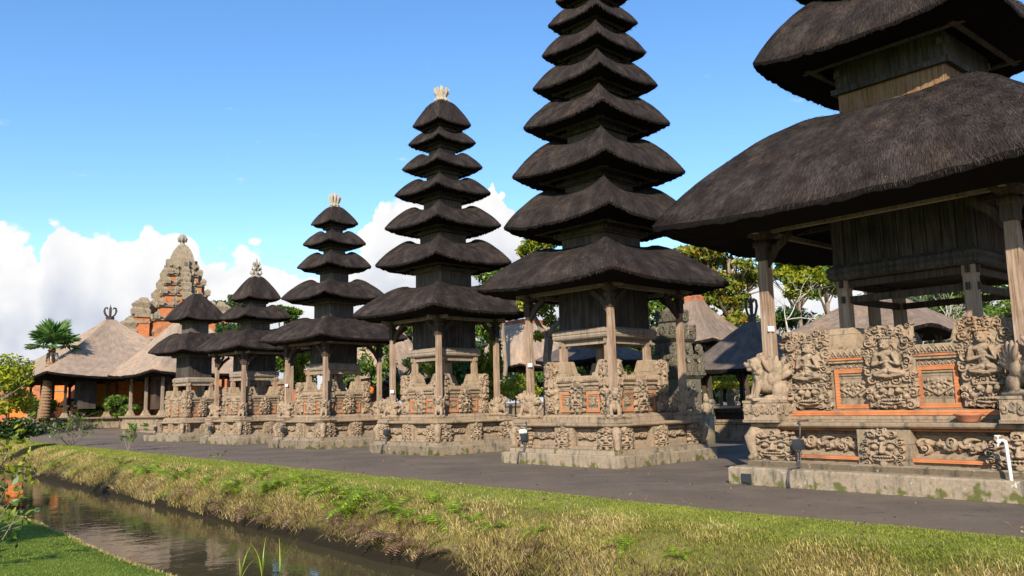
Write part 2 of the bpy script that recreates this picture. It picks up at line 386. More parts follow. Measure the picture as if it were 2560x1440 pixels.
MT['soil']=m_soil('bank_soil',(.06,.05,.018),(.16,.13,.042),(.28,.22,.09),-.86)
MT['vergesoil']=m_soil('verge_soil',(.11,.11,.025),(.17,.185,.04),(.28,.27,.08))
MT['lawnsoil']=m_soil('lawn_soil',(.08,.12,.015),(.13,.18,.025),(.20,.24,.04))

# ---------------------------------------------------------------- terrain: canal runs along CU, CN points away from the viewer
CU=np.array([-.656,.755]); CN=np.array([.755,.656])
def cw(s,t,z=0.0): return (s*CU[0]+t*CN[0],s*CU[1]+t*CN[1],z)
def wob(s,k=0.0,a=.14): return a*mnoise.noise((s*.35+k,k*1.7,0.3))+a*.45*mnoise.noise((s*1.3+k,k,5.1))
def courtz(x,y):
    d=min(max((y-46)/12,0),1); return .5*d*d*(3-2*d)
def strip(name,prof,ss,mat,kind='structure',wk=None,zf=None):
    V=[];F=[];n=len(prof)
    for s in ss:
        for i,(t,z) in enumerate(prof):
            tt=t+(wob(s,wk[i]) if wk and wk[i] is not None else 0); x,y,_=cw(s,tt)
            zz=z+(zf(x,y) if zf else 0); V.append((x,y,zz))
    for i in range(len(ss)-1):
        for j in range(n-1): F.append((i*n+j,(i+1)*n+j,(i+1)*n+j+1,i*n+j+1))
    me=rawmesh(name,V,F,smooth=True); o=link(name,me,mat); me.flip_normals() if me.polygons[0].normal.z<0 else None
    return tag(o,kind=kind)
S_FINE=list(np.arange(-20,80,.4)); S_ALL=[-600,-200,-80,-40]+S_FINE+[90,120,200,400,900]
BANK=[(7.5,-1.5),(7.95,-1.12),(8.10,-.86),(8.45,-.56),(8.9,-.28),(9.35,-.085),(9.8,-.005),(10.2,.035),(10.38,-.03)]
bank_o=strip('canal_bank',BANK,S_ALL,MT['soil'],wk=[1,1,1,2,2,2,3,3,3],zf=courtz)
verge_o=strip('grass_verge',[(9.30,-.095),(9.42,-.052),(9.8,.004),(10.2,.048),(10.40,-.026)],S_ALL,MT['vergesoil'],wk=[2,2,3,3,3],zf=courtz)
court_o=strip('courtyard',[(10.0,0),(12,0),(14,0),(18,0),(24,0),(32,0),(40,0),(50,0),(70,0),(100,0),(300,0),(900,0)],S_ALL,MT['ground'],zf=courtz)
LAWN=[(-900,.0),(-60,-.3),(-4,-.40),(0,-.56),(1.2,-.62),(2.6,-.70),(3.9,-.79),(4.40,-.85),(4.58,-.95),(4.62,-1.4)]
lawn_o=strip('lawn',LAWN,S_ALL,MT['lawnsoil'],wk=[None,None,None,None,None,None,4,4,4,4])
water_o=strip('water',[(3.6,-1.05),(6,-1.05),(8.8,-1.05)],S_ALL,MT['water'])
def bankz(t):
    P=BANK
    for (a,b),(c,d) in zip(P,P[1:]):
        if a<=t<=c: return b+(d-b)*(t-a)/(c-a)
    return P[-1][1] if t>P[-1][0] else P[0][1]
def lawnz(t):
    P=LAWN
    for (a,b),(c,d) in zip(P,P[1:]):
        if a<=t<=c: return b+(d-b)*(t-a)/(c-a)
    return -1.

def blades(name,pos,L,W,lean,mat,droop=.5,outward=None,label=None,kind='stuff'):
    """grass blades: two-segment tapered strips. pos (n,3), L,W arrays, lean (n,3) dir"""
    n=len(pos); L=L[:,None]; W=W[:,None]
    a=RNG.uniform(0,2*np.pi,n); sx=np.stack([np.cos(a),np.sin(a),np.zeros(n)],1)*W*.5
    up=np.array([0,0,1.0]); mid=pos+(up*.62+lean*.35)*L*.62; tip=mid+(up*(.38-droop)+lean*.95)*L*.55
    V=np.stack([pos-sx,pos+sx,mid+sx*.7,mid-sx*.7,tip],1).reshape(-1,3)
    i=np.arange(n)[:,None]*5
    F=np.concatenate([i+np.array([[0,1,2]]),i+np.array([[0,2,3]]),i+np.array([[3,2,4]])],0)
    me=rawmesh(name,V,F); o=link(name,me,mat); return tag(o,kind=kind)
def vnoise(P,sc,seed=0.0): return np.array([mnoise.noise((p[0]*sc+seed,p[1]*sc-seed,p[2]*sc)) for p in P])
def grass_cover():
    # far bank
    def sample(n,smin,smax,tmin,tmax,pw=1.6):
        s=smin+(smax-smin)*RNG.random(n)**pw; t=tmin+(tmax-tmin)*RNG.random(n); P=[]
        for a,b in zip(s,t):
            w=wob(a,2) if b<9.6 else wob(a,3); x,y,_=cw(a,b+w); P.append((x,y,bankz(b)+courtz(x,y)+(.012 if b>9.05 else -.004)))
        return np.array(P),s,t
    def sample_near(n,tmin,tmax): return sample(n,-9,9,tmin,tmax,1.0)
    outw=-np.array([CN[0],CN[1],0])
    def lean(n,o,r): 
        v=RNG.normal(0,r,(n,3)); v[:,2]*=.3; return v+outw*np.asarray(o)[:,None] if hasattr(o,'__len__') else v+outw*o
    n=95000; P,s,t=sample(n,-5,62,9.25,10.32); L=RNG.uniform(.02,.05,n)*(1+.012*np.maximum(s-10,0))
    k=vnoise(P,.9); keep=(k>-.25)|(t>9.45)
    blades('grass',P[keep],L[keep],RNG.uniform(.006,.012,keep.sum())*(1+.02*np.maximum(s[keep]-6,0)),lean(keep.sum(),.1,.35),MT['grass'],.1)
    n=95000; P,s,t=sample(n,-5,62,8.02,9.75); k=vnoise(P,.8,3.1); keep=(k>-.12)&(RNG.random(n)<np.clip((9.62-t)*1.8,0,1)); P,s,t=P[keep],s[keep],t[keep]; n=len(P)
    blades('dry_grass',P,RNG.uniform(.06,.18,n)*(1+1.1*np.clip(9.1-t,0,1)),RNG.uniform(.005,.012,n)*(1+.02*np.maximum(s-6,0)),lean(n,.45,.55),MT['dry'],.25)
    n=60000; P,s,t=sample(n,-5,62,8.1,9.6); k=vnoise(P,.8,3.1); keep=(k<.14); P,s,t=P[keep],s[keep],t[keep]; n=len(P)
    blades('grass',P,RNG.uniform(.04,.12,n)*(1+.5*np.clip(9.0-t,0,1)),RNG.uniform(.006,.014,n)*(1+.02*np.maximum(s-6,0)),lean(n,.35,.5),MT['grass'],.2)
    n=6500; P,s,t=sample(n,-5,55,8.04,8.55); k=vnoise(P,.7,9.); keep=k>-.25; P,s,t=P[keep],s[keep],t[keep]; n=len(P)
    blades('dead_grass',P,RNG.uniform(.14,.38,n),RNG.uniform(.010,.022,n),lean(n,.75,.35),MT['deadfern'],1.1)
    n=10000; P,s,t=sample(n,-5,55,8.05,8.7); k=vnoise(P,.8,3.1); keep=k>-.25; P,s,t=P[keep],s[keep],t[keep]; n=len(P)
    blades('dry_grass',P,RNG.uniform(.16,.36,n),RNG.uniform(.008,.016,n),lean(n,.8,.35),MT['dry'],1.0)
    n=70000; P,s,t=sample_near(n,9.2,10.32); L=RNG.uniform(.02,.045,n); k=vnoise(P,1.3,5.); keep=(k>-.2)|(t>9.3)
    blades('grass',P[keep],L[keep],RNG.uniform(.004,.008,keep.sum()),lean(keep.sum(),.1,.35),MT['grass'],.1)
    n=60000; P,s,t=sample_near(n,8.05,9.6); k=vnoise(P,.8,3.1); keep=(k>-.1)&(RNG.random(n)<np.clip((9.6-t)*1.6,0,1)); P,s,t=P[keep],s[keep],t[keep]; n=len(P)
    blades('dry_grass',P,RNG.uniform(.05,.15,n),RNG.uniform(.004,.009,n),lean(n,.45,.55),MT['dry'],.25)
    n=50000; P,s,t=sample_near(n,8.05,9.4); k=vnoise(P,.8,3.1); keep=(k<.16); P,s,t=P[keep],s[keep],t[keep]; n=len(P)
    blades('grass',P,RNG.uniform(.04,.11,n),RNG.uniform(.004,.010,n),lean(n,.35,.5),MT['grass'],.2)
    # litter of fallen leaves on the verge and the gravel
    n=900; s=-8+60*RNG.random(n)**1.4; t=9.2+5.5*RNG.random(n)**1.6; P=[]
    for a,b in zip(s,t): x,y,_=cw(a,b); P.append((x,y,(bankz(b)+.04 if b<10.3 else .008)+courtz(x,y)))
    lz=RNG.normal(0,1.2,(n,3)); lz[:,2]=0
    blades('fallen_leaves',np.array(P),RNG.uniform(.03,.08,n),RNG.uniform(.02,.04,n),lz,MT['deadfern'],.6)
    # near lawn
    n=90000; s=3+34*RNG.random(n)**1.5; t=.6+3.95*RNG.random(n); P=[]
    for a,b in zip(s,t):
        w=wob(a,4) if b>3 else 0; x,y,_=cw(a,b+w*max(0,min(1,(b-2.6)))); P.append((x,y,lawnz(b)-.005))
    P=np.array(P); lz=RNG.normal(0,.5,(n,3)); lz[:,2]*=.2
    blades('lawn_grass',P,RNG.uniform(.025,.065,n),RNG.uniform(.004,.009,n)*(1+.03*np.maximum(s-8,0)),lz,MT['lawn'],.1)
    n=3500; s=3+30*RNG.random(n); t=4.32+.3*RNG.random(n); P=np.array([cw(a,b+wob(a,4),lawnz(b)) for a,b in zip(s,t)])
    lz=RNG.normal(0,.5,(n,3)); lz[:,2]*=.2; lz+=np.array([CN[0],CN[1],0])*.3
    blades('dry_grass',P,RNG.uniform(.05,.14,n),RNG.uniform(.005,.011,n),lz,MT['dry'],.4)
grass_cover()

# ---------------------------------------------------------------- carved relief panels
class Relief:
    def __init__(s,w,h,res=60,seed=0):
        s.w,s.h=w,h; s.nx=int(w*res)+1; s.ny=int(h*res)+1; s.r=np.random.default_rng(seed)
        s.X,s.Y=np.meshgrid(np.linspace(-w/2,w/2,s.nx),np.linspace(0,h,s.ny)); s.H=np.zeros_like(s.X)
    def ball(s,x,y,r,a,base=None,flat=1.0):
        x0=max(0,int((x-r+s.w/2)/s.w*(s.nx-1))); x1=min(s.nx,int((x+r+s.w/2)/s.w*(s.nx-1))+2)
        y0=max(0,int((y-r)/s.h*(s.ny-1))); y1=min(s.ny,int((y+r)/s.h*(s.ny-1))+2)
        if x1<=x0 or y1<=y0: return
        X=s.X[y0:y1,x0:x1];Y=s.Y[y0:y1,x0:x1];H=s.H[y0:y1,x0:x1]
        d2=((X-x)**2+(Y-y)**2)/(r*r); f=np.sqrt(np.clip(1-d2,0,1))**flat
        b=0 if base is None else base
        np.copyto(H,np.where(d2<1,np.maximum(H,b+a*f),H))
    def stroke(s,pts,r0,r1,a,base=0.0,n=None):
        pts=np.array(pts,float); seg=np.linalg.norm(np.diff(pts,axis=0),axis=1); L=seg.sum(); cum=np.concatenate([[0],np.cumsum(seg)])
        n=n or max(4,int(L/max(min(r0,r1),.01)/.5))
        for i in range(n+1):
            t=L*i/n; k=min(max(np.searchsorted(cum,t)-1,0),len(seg)-1); f=(t-cum[k])/max(seg[k],1e-6)
            p=pts[k]*(1-f)+pts[k+1]*f; r=r0+(r1-r0)*i/n; s.ball(p[0],p[1],r,a*(.4+.6*r/max(r0,r1)),base)
    def curl(s,x,y,R,a,d=1,ph=0.0,base=0.0,turns=1.5):
        pts=[]
        for i in range(22):
            th=ph+d*i/21*turns*2*math.pi; rr=R*(1-.86*i/21); pts.append((x+rr*math.cos(th),y+rr*math.sin(th)))
        s.stroke(pts,R*.30,R*.16,a,base); s.ball(x,y,R*.26,a*1.1,base)
    def leaf(s,x,y,ang,L,w,a,base=0.0,bend=.5):
        pts=[]; A=ang
        for i in range(7):
            pts.append((x,y)); x+=L/6*math.cos(A); y+=L/6*math.sin(A); A+=bend/6
        s.stroke(pts,w,w*.25,a,base)
    def foliage(s,n,R0,R1,a,base=0.0,region=None):
        pl=[]
        for _ in range(n*12):
            if len(pl)>=n: break
            x=s.r.uniform(-s.w/2+R0*.7,s.w/2-R0*.7); y=s.r.uniform(R0*.7,s.h-R0*.7); R=s.r.uniform(R0,R1)
            if region is not None and not region(x,y): continue
            if all((x-p)**2+(y-q)**2>(.72*(R+r))**2 for p,q,r in pl):
                pl.append((x,y,R)); s.curl(x,y,R,a*s.r.uniform(.7,1.15),s.r.choice([-1,1]),s.r.uniform(0,6.3),base)
                for _k in range(2):
                    th=s.r.uniform(0,6.3); s.leaf(x+R*.6*math.cos(th),y+R*.6*math.sin(th),th+s.r.uniform(-.6,.6),R*1.1,R*.28,a*.7,base,s.r.uniform(-1,1))
    def mesh(s,name,rough=.004,thr=.012):
        mask=s.H>thr
        per=max(.022,.16*s.H.max()); yy=s.H+.19*per*np.sin(2*np.pi*s.H/per)+s.r.normal(0,rough*.6,s.H.shape)*mask
        V=np.stack([s.X,-np.where(mask,yy,-.02),s.Y],-1).reshape(-1,3)
        keep=mask[:-1,:-1]|mask[1:,:-1]|mask[:-1,1:]|mask[1:,1:]
        idx=np.arange(s.nx*s.ny).reshape(s.ny,s.nx)
        F=np.stack([idx[:-1,:-1],idx[:-1,1:],idx[1:,1:],idx[1:,:-1]],-1)[keep]
        used=np.unique(F); mp=np.full(s.nx*s.ny,-1); mp[used]=np.arange(len(used))
        me=rawmesh(name,V[used],mp[F],uv=V[used][:,[0,2]],smooth=True); me.materials.append(MT['stone']); return me
def rl_kala(w,h,seed,res=70,crown=True,amp=1.0):
    R=Relief(w,h,res,seed); u=w/2; r=R.r; D=.215*w*amp
    yb=.10*h; cy=.42*h
    # mass of the head
    m=1-((R.X/(u*.86))**2+((R.Y-cy)/(h*.42))**2); R.H=np.maximum(R.H,np.where(m>0,D*.34*np.sqrt(np.clip(m,0,1)),0))
    b=D*.20
    for sg in (-1,1):
        R.ball(sg*.36*u,.50*h,.17*u,D*.75,b); R.ball(sg*.36*u,.50*h,.075*u,D*.55,b+D*.45)
        R.stroke([(sg*.10*u,.57*h),(sg*.30*u,.635*h),(sg*.58*u,.60*h),(sg*.70*u,.53*h)],.085*u,.05*u,D*.6,b)
        R.ball(sg*.62*u,.36*h,.17*u,D*.55,b); R.ball(sg*.17*u,.375*h,.10*u,D*.7,b)
        R.stroke([(sg*.50*u,.30*h),(sg*.60*u,.22*h),(sg*.48*u,.13*h)],.07*u,.03*u,D*.6,b)
        R.curl(sg*.80*u,.62*h,.17*u,D*.7,sg,1.0,b*.5); R.curl(sg*.84*u,.44*h,.15*u,D*.7,-sg,2.0,b*.5); R.curl(sg*.82*u,.26*h,.15*u,D*.7,sg,4.0,b*.5); R.curl(sg*.74*u,.11*h,.15*u,D*.65,-sg,4.0,b*.4)
        R.stroke([(0,.345*h),(sg*.30*u,.325*h),(sg*.52*u,.27*h)],.05*u,.04*u,D*.6,b)
        R.curl(sg*.48*u,.80*h,.17*u,D*.8,-sg,r.uniform(0,3),b*.5)
    R.stroke([(0,.60*h),(0,.40*h)],.06*u,.12*u,D*.9,b+D*.1); R.ball(0,.385*h,.12*u,D*.8,b+D*.25)
    for i in range(-3,4): R.ball(i*.115*u,.265*h,.066*u,D*.7,b,.45)
    R.stroke([(-.44*u,.20*h),(0,.155*h),(.44*u,.20*h)],.06*u,.06*u,D*.5,b)
    for i in range(-2,3): R.ball(i*.12*u,.20*h,.05*u,D*.55,b,.5)
    R.ball(0,.10*h,.16*u,D*.55,b,.5)
    R.ball(0,.70*h,.12*u,D*.85,b)
    if crown:
        R.curl(0,.86*h,.19*u,D*.9,1,r.uniform(0,6),b*.5)
        for k in range(7):
            a=rad(90+(k-3)*22); R.leaf(.35*u*math.cos(a),.72*h+.3*u*math.sin(a)*.5,a,.34*u,.09*u,D*.7,b*.3,r.uniform(-.8,.8))
    for k in range(10): R.ball(r.uniform(-.9,.9)*u,r.uniform(.62,.95)*h,r.uniform(.05,.10)*u,D*r.uniform(.5,.9),b*.3)
    return R.mesh('kala_relief')
def rl_figure(w,h,seed,res=70):
    R=Relief(w,h,res,seed); u=w/2; D=.20*w; r=R.r
    R.H[:]=np.where((np.abs(R.X)<u*.93)&(R.Y>.02*h)&(R.Y<.97*h),D*.26,0)
    R.foliage(60,.055*w,.12*w,D*.50,D*.22)
    b=D*.32; y0=.40*h; q=r.choice([-1,1])*.10*u
    R.ball(q,y0+.35*h,.20*u,D*.95,b); R.ball(q,y0+.40*h,.23*u,D*.72,b,.6)
    for k in range(5): R.ball(q+(k-2)*.09*u,y0+.445*h,.06*u,D*.7,b+D*.1)
    for sg in (-1,1): R.ball(q+sg*.07*u,y0+.365*h,.035*u,D*.4,b+D*.72)
    R.stroke([(q,y0+.37*h),(q,y0+.335*h)],.03*u,.045*u,D*.5,b+D*.75)
    R.stroke([(q,y0+.235*h),(q*.4,y0+.09*h)],.27*u,.22*u,D*.80,b); R.stroke([(q-.28*u,y0+.25*h),(q+.28*u,y0+.25*h)],.12*u,.12*u,D*.85,b)
    for sg in (-1,1):
        R.stroke([(q+sg*.34*u,y0+.25*h),(q+sg*.47*u,y0+.13*h),(sg*.10*u,y0+.16*h)],.12*u,.085*u,D*1.0,b)
        R.stroke([(sg*.10*u,y0+.05*h),(sg*.50*u,y0+.015*h),(-sg*.10*u,y0-.02*h)],.16*u,.11*u,D*.95,b)
        R.curl(sg*.72*u,y0+.40*h,.20*u,D*.8,sg,0,b*.6); R.curl(sg*.70*u,y0+.16*h,.18*u,D*.7,-sg,2,b*.6)
    # mask below
    yk=.18*h
    for sg in (-1,1):
        R.ball(sg*.30*u,yk+.04*h,.14*u,D*.8,b); R.stroke([(0,yk+.09*h),(sg*.5*u,yk+.08*h)],.07*u,.05*u,D*.6,b); R.ball(sg*.55*u,yk-.03*h,.15*u,D*.5,b)
    R.stroke([(0,yk+.06*h),(0,yk)],.06*u,.12*u,D*.9,b)
    for i in range(-3,4): R.ball(i*.11*u,yk-.07*h,.06*u,D*.6,b,.5)
    R.stroke([(-.4*u,yk-.10*h),(0,yk-.12*h),(.4*u,yk-.10*h)],.05*u,.05*u,D*.5,b)
    return R.mesh('figure_relief')
def rl_foliage(w,h,seed,res=64,R0=.06,R1=.11,amp=.11,bg=.035,outline=True):
    R=Relief(w,h,res,seed)
    if outline: R.H[:]=np.where((np.abs(R.X)<w*.44)&(R.Y>.04*h)&(R.Y<.94*h),bg,0)
    R.foliage(int(w*h/(R0*R1)*.9)+3,R0,R1,amp,bg*.8); return R.mesh('foliage_relief')
def rl_frieze(w,h,seed,res=70,amp=.06):
    R=Relief(w,h,res,seed); n=max(2,int(round(w/h*.8))); A=h*.22
    R.H[:]=np.where((np.abs(R.X)<w*.495)&(R.Y>.03*h)&(R.Y<.97*h),.012,0)
    pts=[(-w/2+w*i/60,h/2+A*math.sin(i/60*n*2*math.pi)) for i in range(61)]; R.stroke(pts,h*.15,h*.15,amp*.9,.012)
    for k in range(2*n):
        x=-w/2+(k+.5)/(2*n)*w; sg=1 if k%2 else -1
        R.curl(x,h/2+sg*h*.12,h*.36,amp*1.2,sg,R.r.uniform(0,6),.012)
        for _q in range(3): R.leaf(x+h*R.r.uniform(-.3,.3),h/2-sg*h*R.r.uniform(.0,.3),R.r.uniform(-.9,.9),h*.5,h*.15,amp,.012,sg*.8)
    return R.mesh('frieze_relief')
def rl_leafband(w,h,seed,res=120):
    R=Relief(w,h,res,seed); r=R.r; y=h*.5; x=-w*.47
    R.H[:]=np.where((np.abs(R.X)<w*.49)&(R.Y>.06*h)&(R.Y<.94*h),.010,0)
    sg=1
    while x<w*.46:
        L=r.uniform(.13,.24); R.leaf(x,y+r.uniform(-.2,.2)*h,sg*r.uniform(.2,.9),L,h*r.uniform(.13,.2),.085,.01,-sg*r.uniform(.6,1.9)); R.leaf(x,y,-sg*r.uniform(.1,.7),L*.8,h*.13,.065,.01,sg*1.2)
        if r.random()<.55: R.curl(x+L*.5,y-sg*h*.16,h*r.uniform(.2,.30),.085,sg,r.uniform(0,6),.012)
        for _ in range(3): R.leaf(x+r.uniform(0,L),y,r.uniform(-1.4,1.4),L*.5,h*.08,.06,.012,r.uniform(-1,1))
        x+=L*r.uniform(.5,.75); sg=-sg
    return R.mesh('leafband_relief')
def rl_lozenge(w,h,seed=0,res=80):
    R=Relief(w,h,res,seed); D=.035; c=(0,h/2)
    R.H[:]=np.where((np.abs(R.X)<w*.49)&(R.Y>.02*h)&(R.Y<.98*h),.012,0)
    R.stroke([(-w*.46,h/2),(0,h*.95),(w*.46,h/2),(0,h*.05),(-w*.46,h/2)],.018,.018,D,.012)
    R.ball(0,h/2,h*.2,D*1.1,.012); 
    for k in range(8): a=k*math.pi/4; R.ball(h*.3*math.cos(a),h/2+h*.3*math.sin(a),h*.11,D,.012)
    for sx in(-1,1):
        R.curl(sx*w*.34,h/2,h*.13,D,sx,0,.012)
        for sy in (-1,1): R.curl(sx*w*.40,h/2+sy*h*.36,h*.13,D,sx*sy,1,.012); R.ball(sx*w*.22,h/2+sy*h*.40,h*.06,D,.012)
    return R.mesh('lozenge_relief')
def rl_band(w,h,res=90):
    R=Relief(w,h,res,3); n=int(w/h*.9); R.H[:]=np.where((R.Y>.02*h)&(R.Y<.98*h),.012,0)
    for k in range(n):
        x=-w/2+(k+.5)/n*w; d=w/n*.5
        R.stroke([(x-d,.15*h),(x,.85*h),(x+d,.15*h)],.012,.012,.02,.012); R.ball(x,.32*h,.22*h,.02,.012)
    return R.mesh('band_relief')
KALA=[rl_kala(.70,.80,s) for s in (1,2,3)]; KALA_BIG=[rl_kala(.86,.86,s,120) for s in (11,12)]
KCORN=[rl_kala(.78,.76,s,100,True,1.15) for s in (21,22)]
FIG=[rl_figure(.62,1.15,s) for s in (31,32)]; FIG_BIG=[rl_figure(.86,1.50,s,120) for s in (41,42,43)]
FOL=[rl_foliage(.42,.55,s) for s in (51,52,53)]; FOL_BIG=[rl_foliage(.86,1.48,s,120,.07,.15,.17,.06) for s in (55,56)]
FRZ=[rl_frieze(.85,.20,61),rl_leafband(1.45,.30,62)]
LOZ=rl_lozenge(.42,.26); BND=rl_band(1.0,.13)
HEAD=[rl_kala(.44,.62,s,84,True,1.5) for s in (71,72)]

# ---------------------------------------------------------------- winged lion statue
def make_lion_mesh():
    b=MB()
    E=lambda c,r,ax=None: b.ball(c,r,14,10,ax)
    E((0,.10,.36),(.24,.34,.25)); E((0,-.12,.42),(.22,.20,.27)); E((0,-.18,.60),(.17,.16,.18)); E((0,-.26,.78),(.165,.17,.15))
    E((0,-.40,.75),(.115,.12,.075)); E((0,-.38,.655),(.095,.10,.04)); E((0,-.50,.79),(.05,.04,.04))
    for s in (-1,1):
        E((s*.085,-.385,.845),(.05,.05,.05)); E((s*.15,-.30,.70),(.06,.09,.06))
        b.tube([(s*.10,-.20,.88),(s*.17,-.16,.98),(s*.15,-.10,1.02)],[.05,.04,.015],8)
        b.tube([(s*.12,-.22,.40),(s*.15,-.30,.20),(s*.14,-.33,.07)],[.10,.075,.07],10); E((s*.14,-.40,.06),(.085,.12,.06))
        E((s*.21,.20,.20),(.11,.20,.19)); E((s*.20,-.02,.055),(.08,.15,.055))
        # wing: four rows of feathers fanning up and back
        for row in range(4):
            for k in range(6):
                a=rad(18+k*20-row*5); L=.52-row*.10
                c=Vector((s*(.22+.018*(3-row)),.06+math.cos(a)*L*.62,.46+math.sin(a)*L*.62))
                ax=Matrix.Rotation(a,3,'X'); E(c,(.045,L*.34,.062),ax)
        E((s*.22,.08,.46),(.08,.16,.16))
        for k in range(5):
            a=rad(200+k*32); E((s*.16,-.16+.16*math.cos(a),.74+.19*math.sin(a)),(.05,.055,.055))
    for k in range(7):
        a=rad(-90+k*30); E((.17*math.cos(a),-.12,.80+.17*math.sin(a)),(.055,.07,.055))
    for k in range(3):
        for j in (-1,0,1): E((j*.09,-.30+.02*k,.60-.11*k),(.05,.05,.055))
    b.tube([(0,.40,.22),(0,.52,.34),(0,.50,.54),(0,.40,.66),(0,.44,.80)],[.07,.07,.07,.09,.02],8)
    b.mould([(.33,-.02),(.34,.02),(.33,.05)],(0,.0),1.35)
    me=b.mesh('tmp_lion'); o=bpy.data.objects.new('tmp_lion',me); COL.objects.link(o)
    md=o.modifiers.new('r','REMESH'); md.mode='VOXEL'; md.voxel_size=.018; md.use_smooth_shade=True
    dg=bpy.context.evaluated_depsgraph_get(); m2=bpy.data.meshes.new_from_object(o.evaluated_get(dg)); 
    bpy.data.objects.remove(o); bpy.data.meshes.remove(me); m2.name='winged_lion'; m2.materials.clear(); m2.materials.append(MT['stone'])
    m2.polygons.foreach_set('use_smooth',[True]*len(m2.polygons)); return m2
LION=make_lion_mesh()

# ---------------------------------------------------------------- thatched roofs
def gprof(v): return .87*v**1.5+.13*v**6
def roof_mesh(b,s,ze,t,zt,lift,hb,nside=26,rows=12,seed=0,ry=1.0,strands=700,prof=gprof,p=30.,ring_top=False,lip=.10,slen=1.0,under=.6):
    """hipped thatch: bulging hips, lifted corners, shaggy cut eave. b: MB"""
    rg=np.random.default_rng(seed)
    n=4*nside
    def pt(q_side,q,v,noise=True):
        c=abs(q); cc=c**2.6; f=1/((c**p+1)**(1/p))
        r=t+(s-t)*v
        wv=(v/.30)*math.exp(1-v/.30)
        if v<.0001: wv=0.0
        z=zt-(zt-ze)*prof(v)+hb*(c**2.6)*(.95*wv*(1-.55*v)+1.3*v*(1-v))+lift*cc*v*v-lift*.45*(1-cc)*v*v
        r2=r*(1+.0*wv)
        x,y=q*f*r2,-f*r2
        if noise:
            z+=.018*s**.5*mnoise.noise((x*2.2+seed,y*2.2+q_side*7,v*3.0))*min(1,v*3)
        for _ in range(q_side): x,y=-y,x
        return (x,y*ry,z)
    P=[(k,-1+2*(j/nside)) for k in range(4) for j in range(nside)]
    R=[];U=[]
    for i in range(rows+1):
        v=i/rows; ring=[];
        for (k,q) in P: ring.append(pt(k,q,v)); U.append(((k*2+q+1)*s,v*(s-t)*1.25))
        R.append(ring)
    e=R[-1]
    jg=rg.uniform(-.5,.5,n)*min(lip*1.2,.045)
    def inner(ring,f,dz,jit=None): return [(x*f,y*f,z+dz+(jit[i] if jit is not None else 0)) for i,(x,y,z) in enumerate(ring)]
    ex=[inner(e,.996,-lip,jg),inner(e,.95,-lip*.7,jg*.6)]
    zm=min(q[2] for q in e)
    ex.append([(x*.80,y*.80,zm-.05-.03*s) for x,y,z in e]); ex.append([(x*.30,y*.30,zm+under*.4*s*.3) for x,y,z in e])
    for j,rg_ in enumerate(ex):
        R.append(rg_)
        for (k,q) in P: U.append(((k*2+q+1)*s,(s-t)*1.25+.12*(j+1)))
    nf0=len(b.f); b.rings(R,True,cap0=True,cap1=True,uvs=U); b.under=(nf0+rows*n,len(b.f))
    # loose strands lying on the slope and hanging over the cut edge
    V=[];F=[];UV=[]
    for i in range(strands):
        k=int(rg.integers(4)); q=float(rg.uniform(-1,1))
        if i%2==0: v0=float(rg.uniform(.94,.995)); dv=.05; 
        else: v0=float(rg.uniform(.05,.93)); dv=float(rg.uniform(.05,.10))*slen
        a=Vector(pt(k,q,v0,False)); c=Vector(pt(k,max(-1,min(1,q+float(rg.normal(0,.012)))),min(1.0,v0+dv),False))
        d=(c-a)
        if d.length<1e-4: continue
        if i%2==0: c=c+Vector((c.x,c.y*1.0,0)).normalized()*float(rg.uniform(.0,.05))+Vector((0,0,-float(rg.uniform(.03,.14))))
        up=Vector((a.x,a.y,s*.8)).normalized(); lift_=float(rg.uniform(.004,.03)); side=d.cross(up).normalized()*float(rg.uniform(.004,.009))*(1+.12*s)
        a=a+up*.002; c=c+up*lift_
        o=len(V); V+=[a-side,a+side,c]; F.append((o,o+1,o+2)); uu=((k*2+q+1)*s+float(rg.uniform(-.3,.3)),v0*(s-t)); UV+=[uu,(uu[0]+.01,uu[1]),(uu[0],uu[1]+.1)]
    if V: b.add(V,F,UV)

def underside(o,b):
    # the cut underside has eave shade painted in: near-black palm fibre
    o.data.materials.append(MT['fibre_shade']); idx=np.zeros(len(o.data.polygons),dtype=np.int32); idx[b.under[0]:b.under[1]-2]=1; o.data.polygons.foreach_set('material_index',idx)
def frame_beam(b,h,z,w=.09,hh=.10,over=.0,ry=1.0):
    for k in range(4):
        a=Vector((-h-over,-h,z)); c=Vector((h+over,-h,z))
        for _ in range(k): a=Vector((-a.y,a.x,a.z)); c=Vector((-c.y,c.x,c.z))
        off=.003*(k%2); b.beam((a.x,a.y*ry,a.z+off),(c.x,c.y*ry,c.z+off),w,hh)

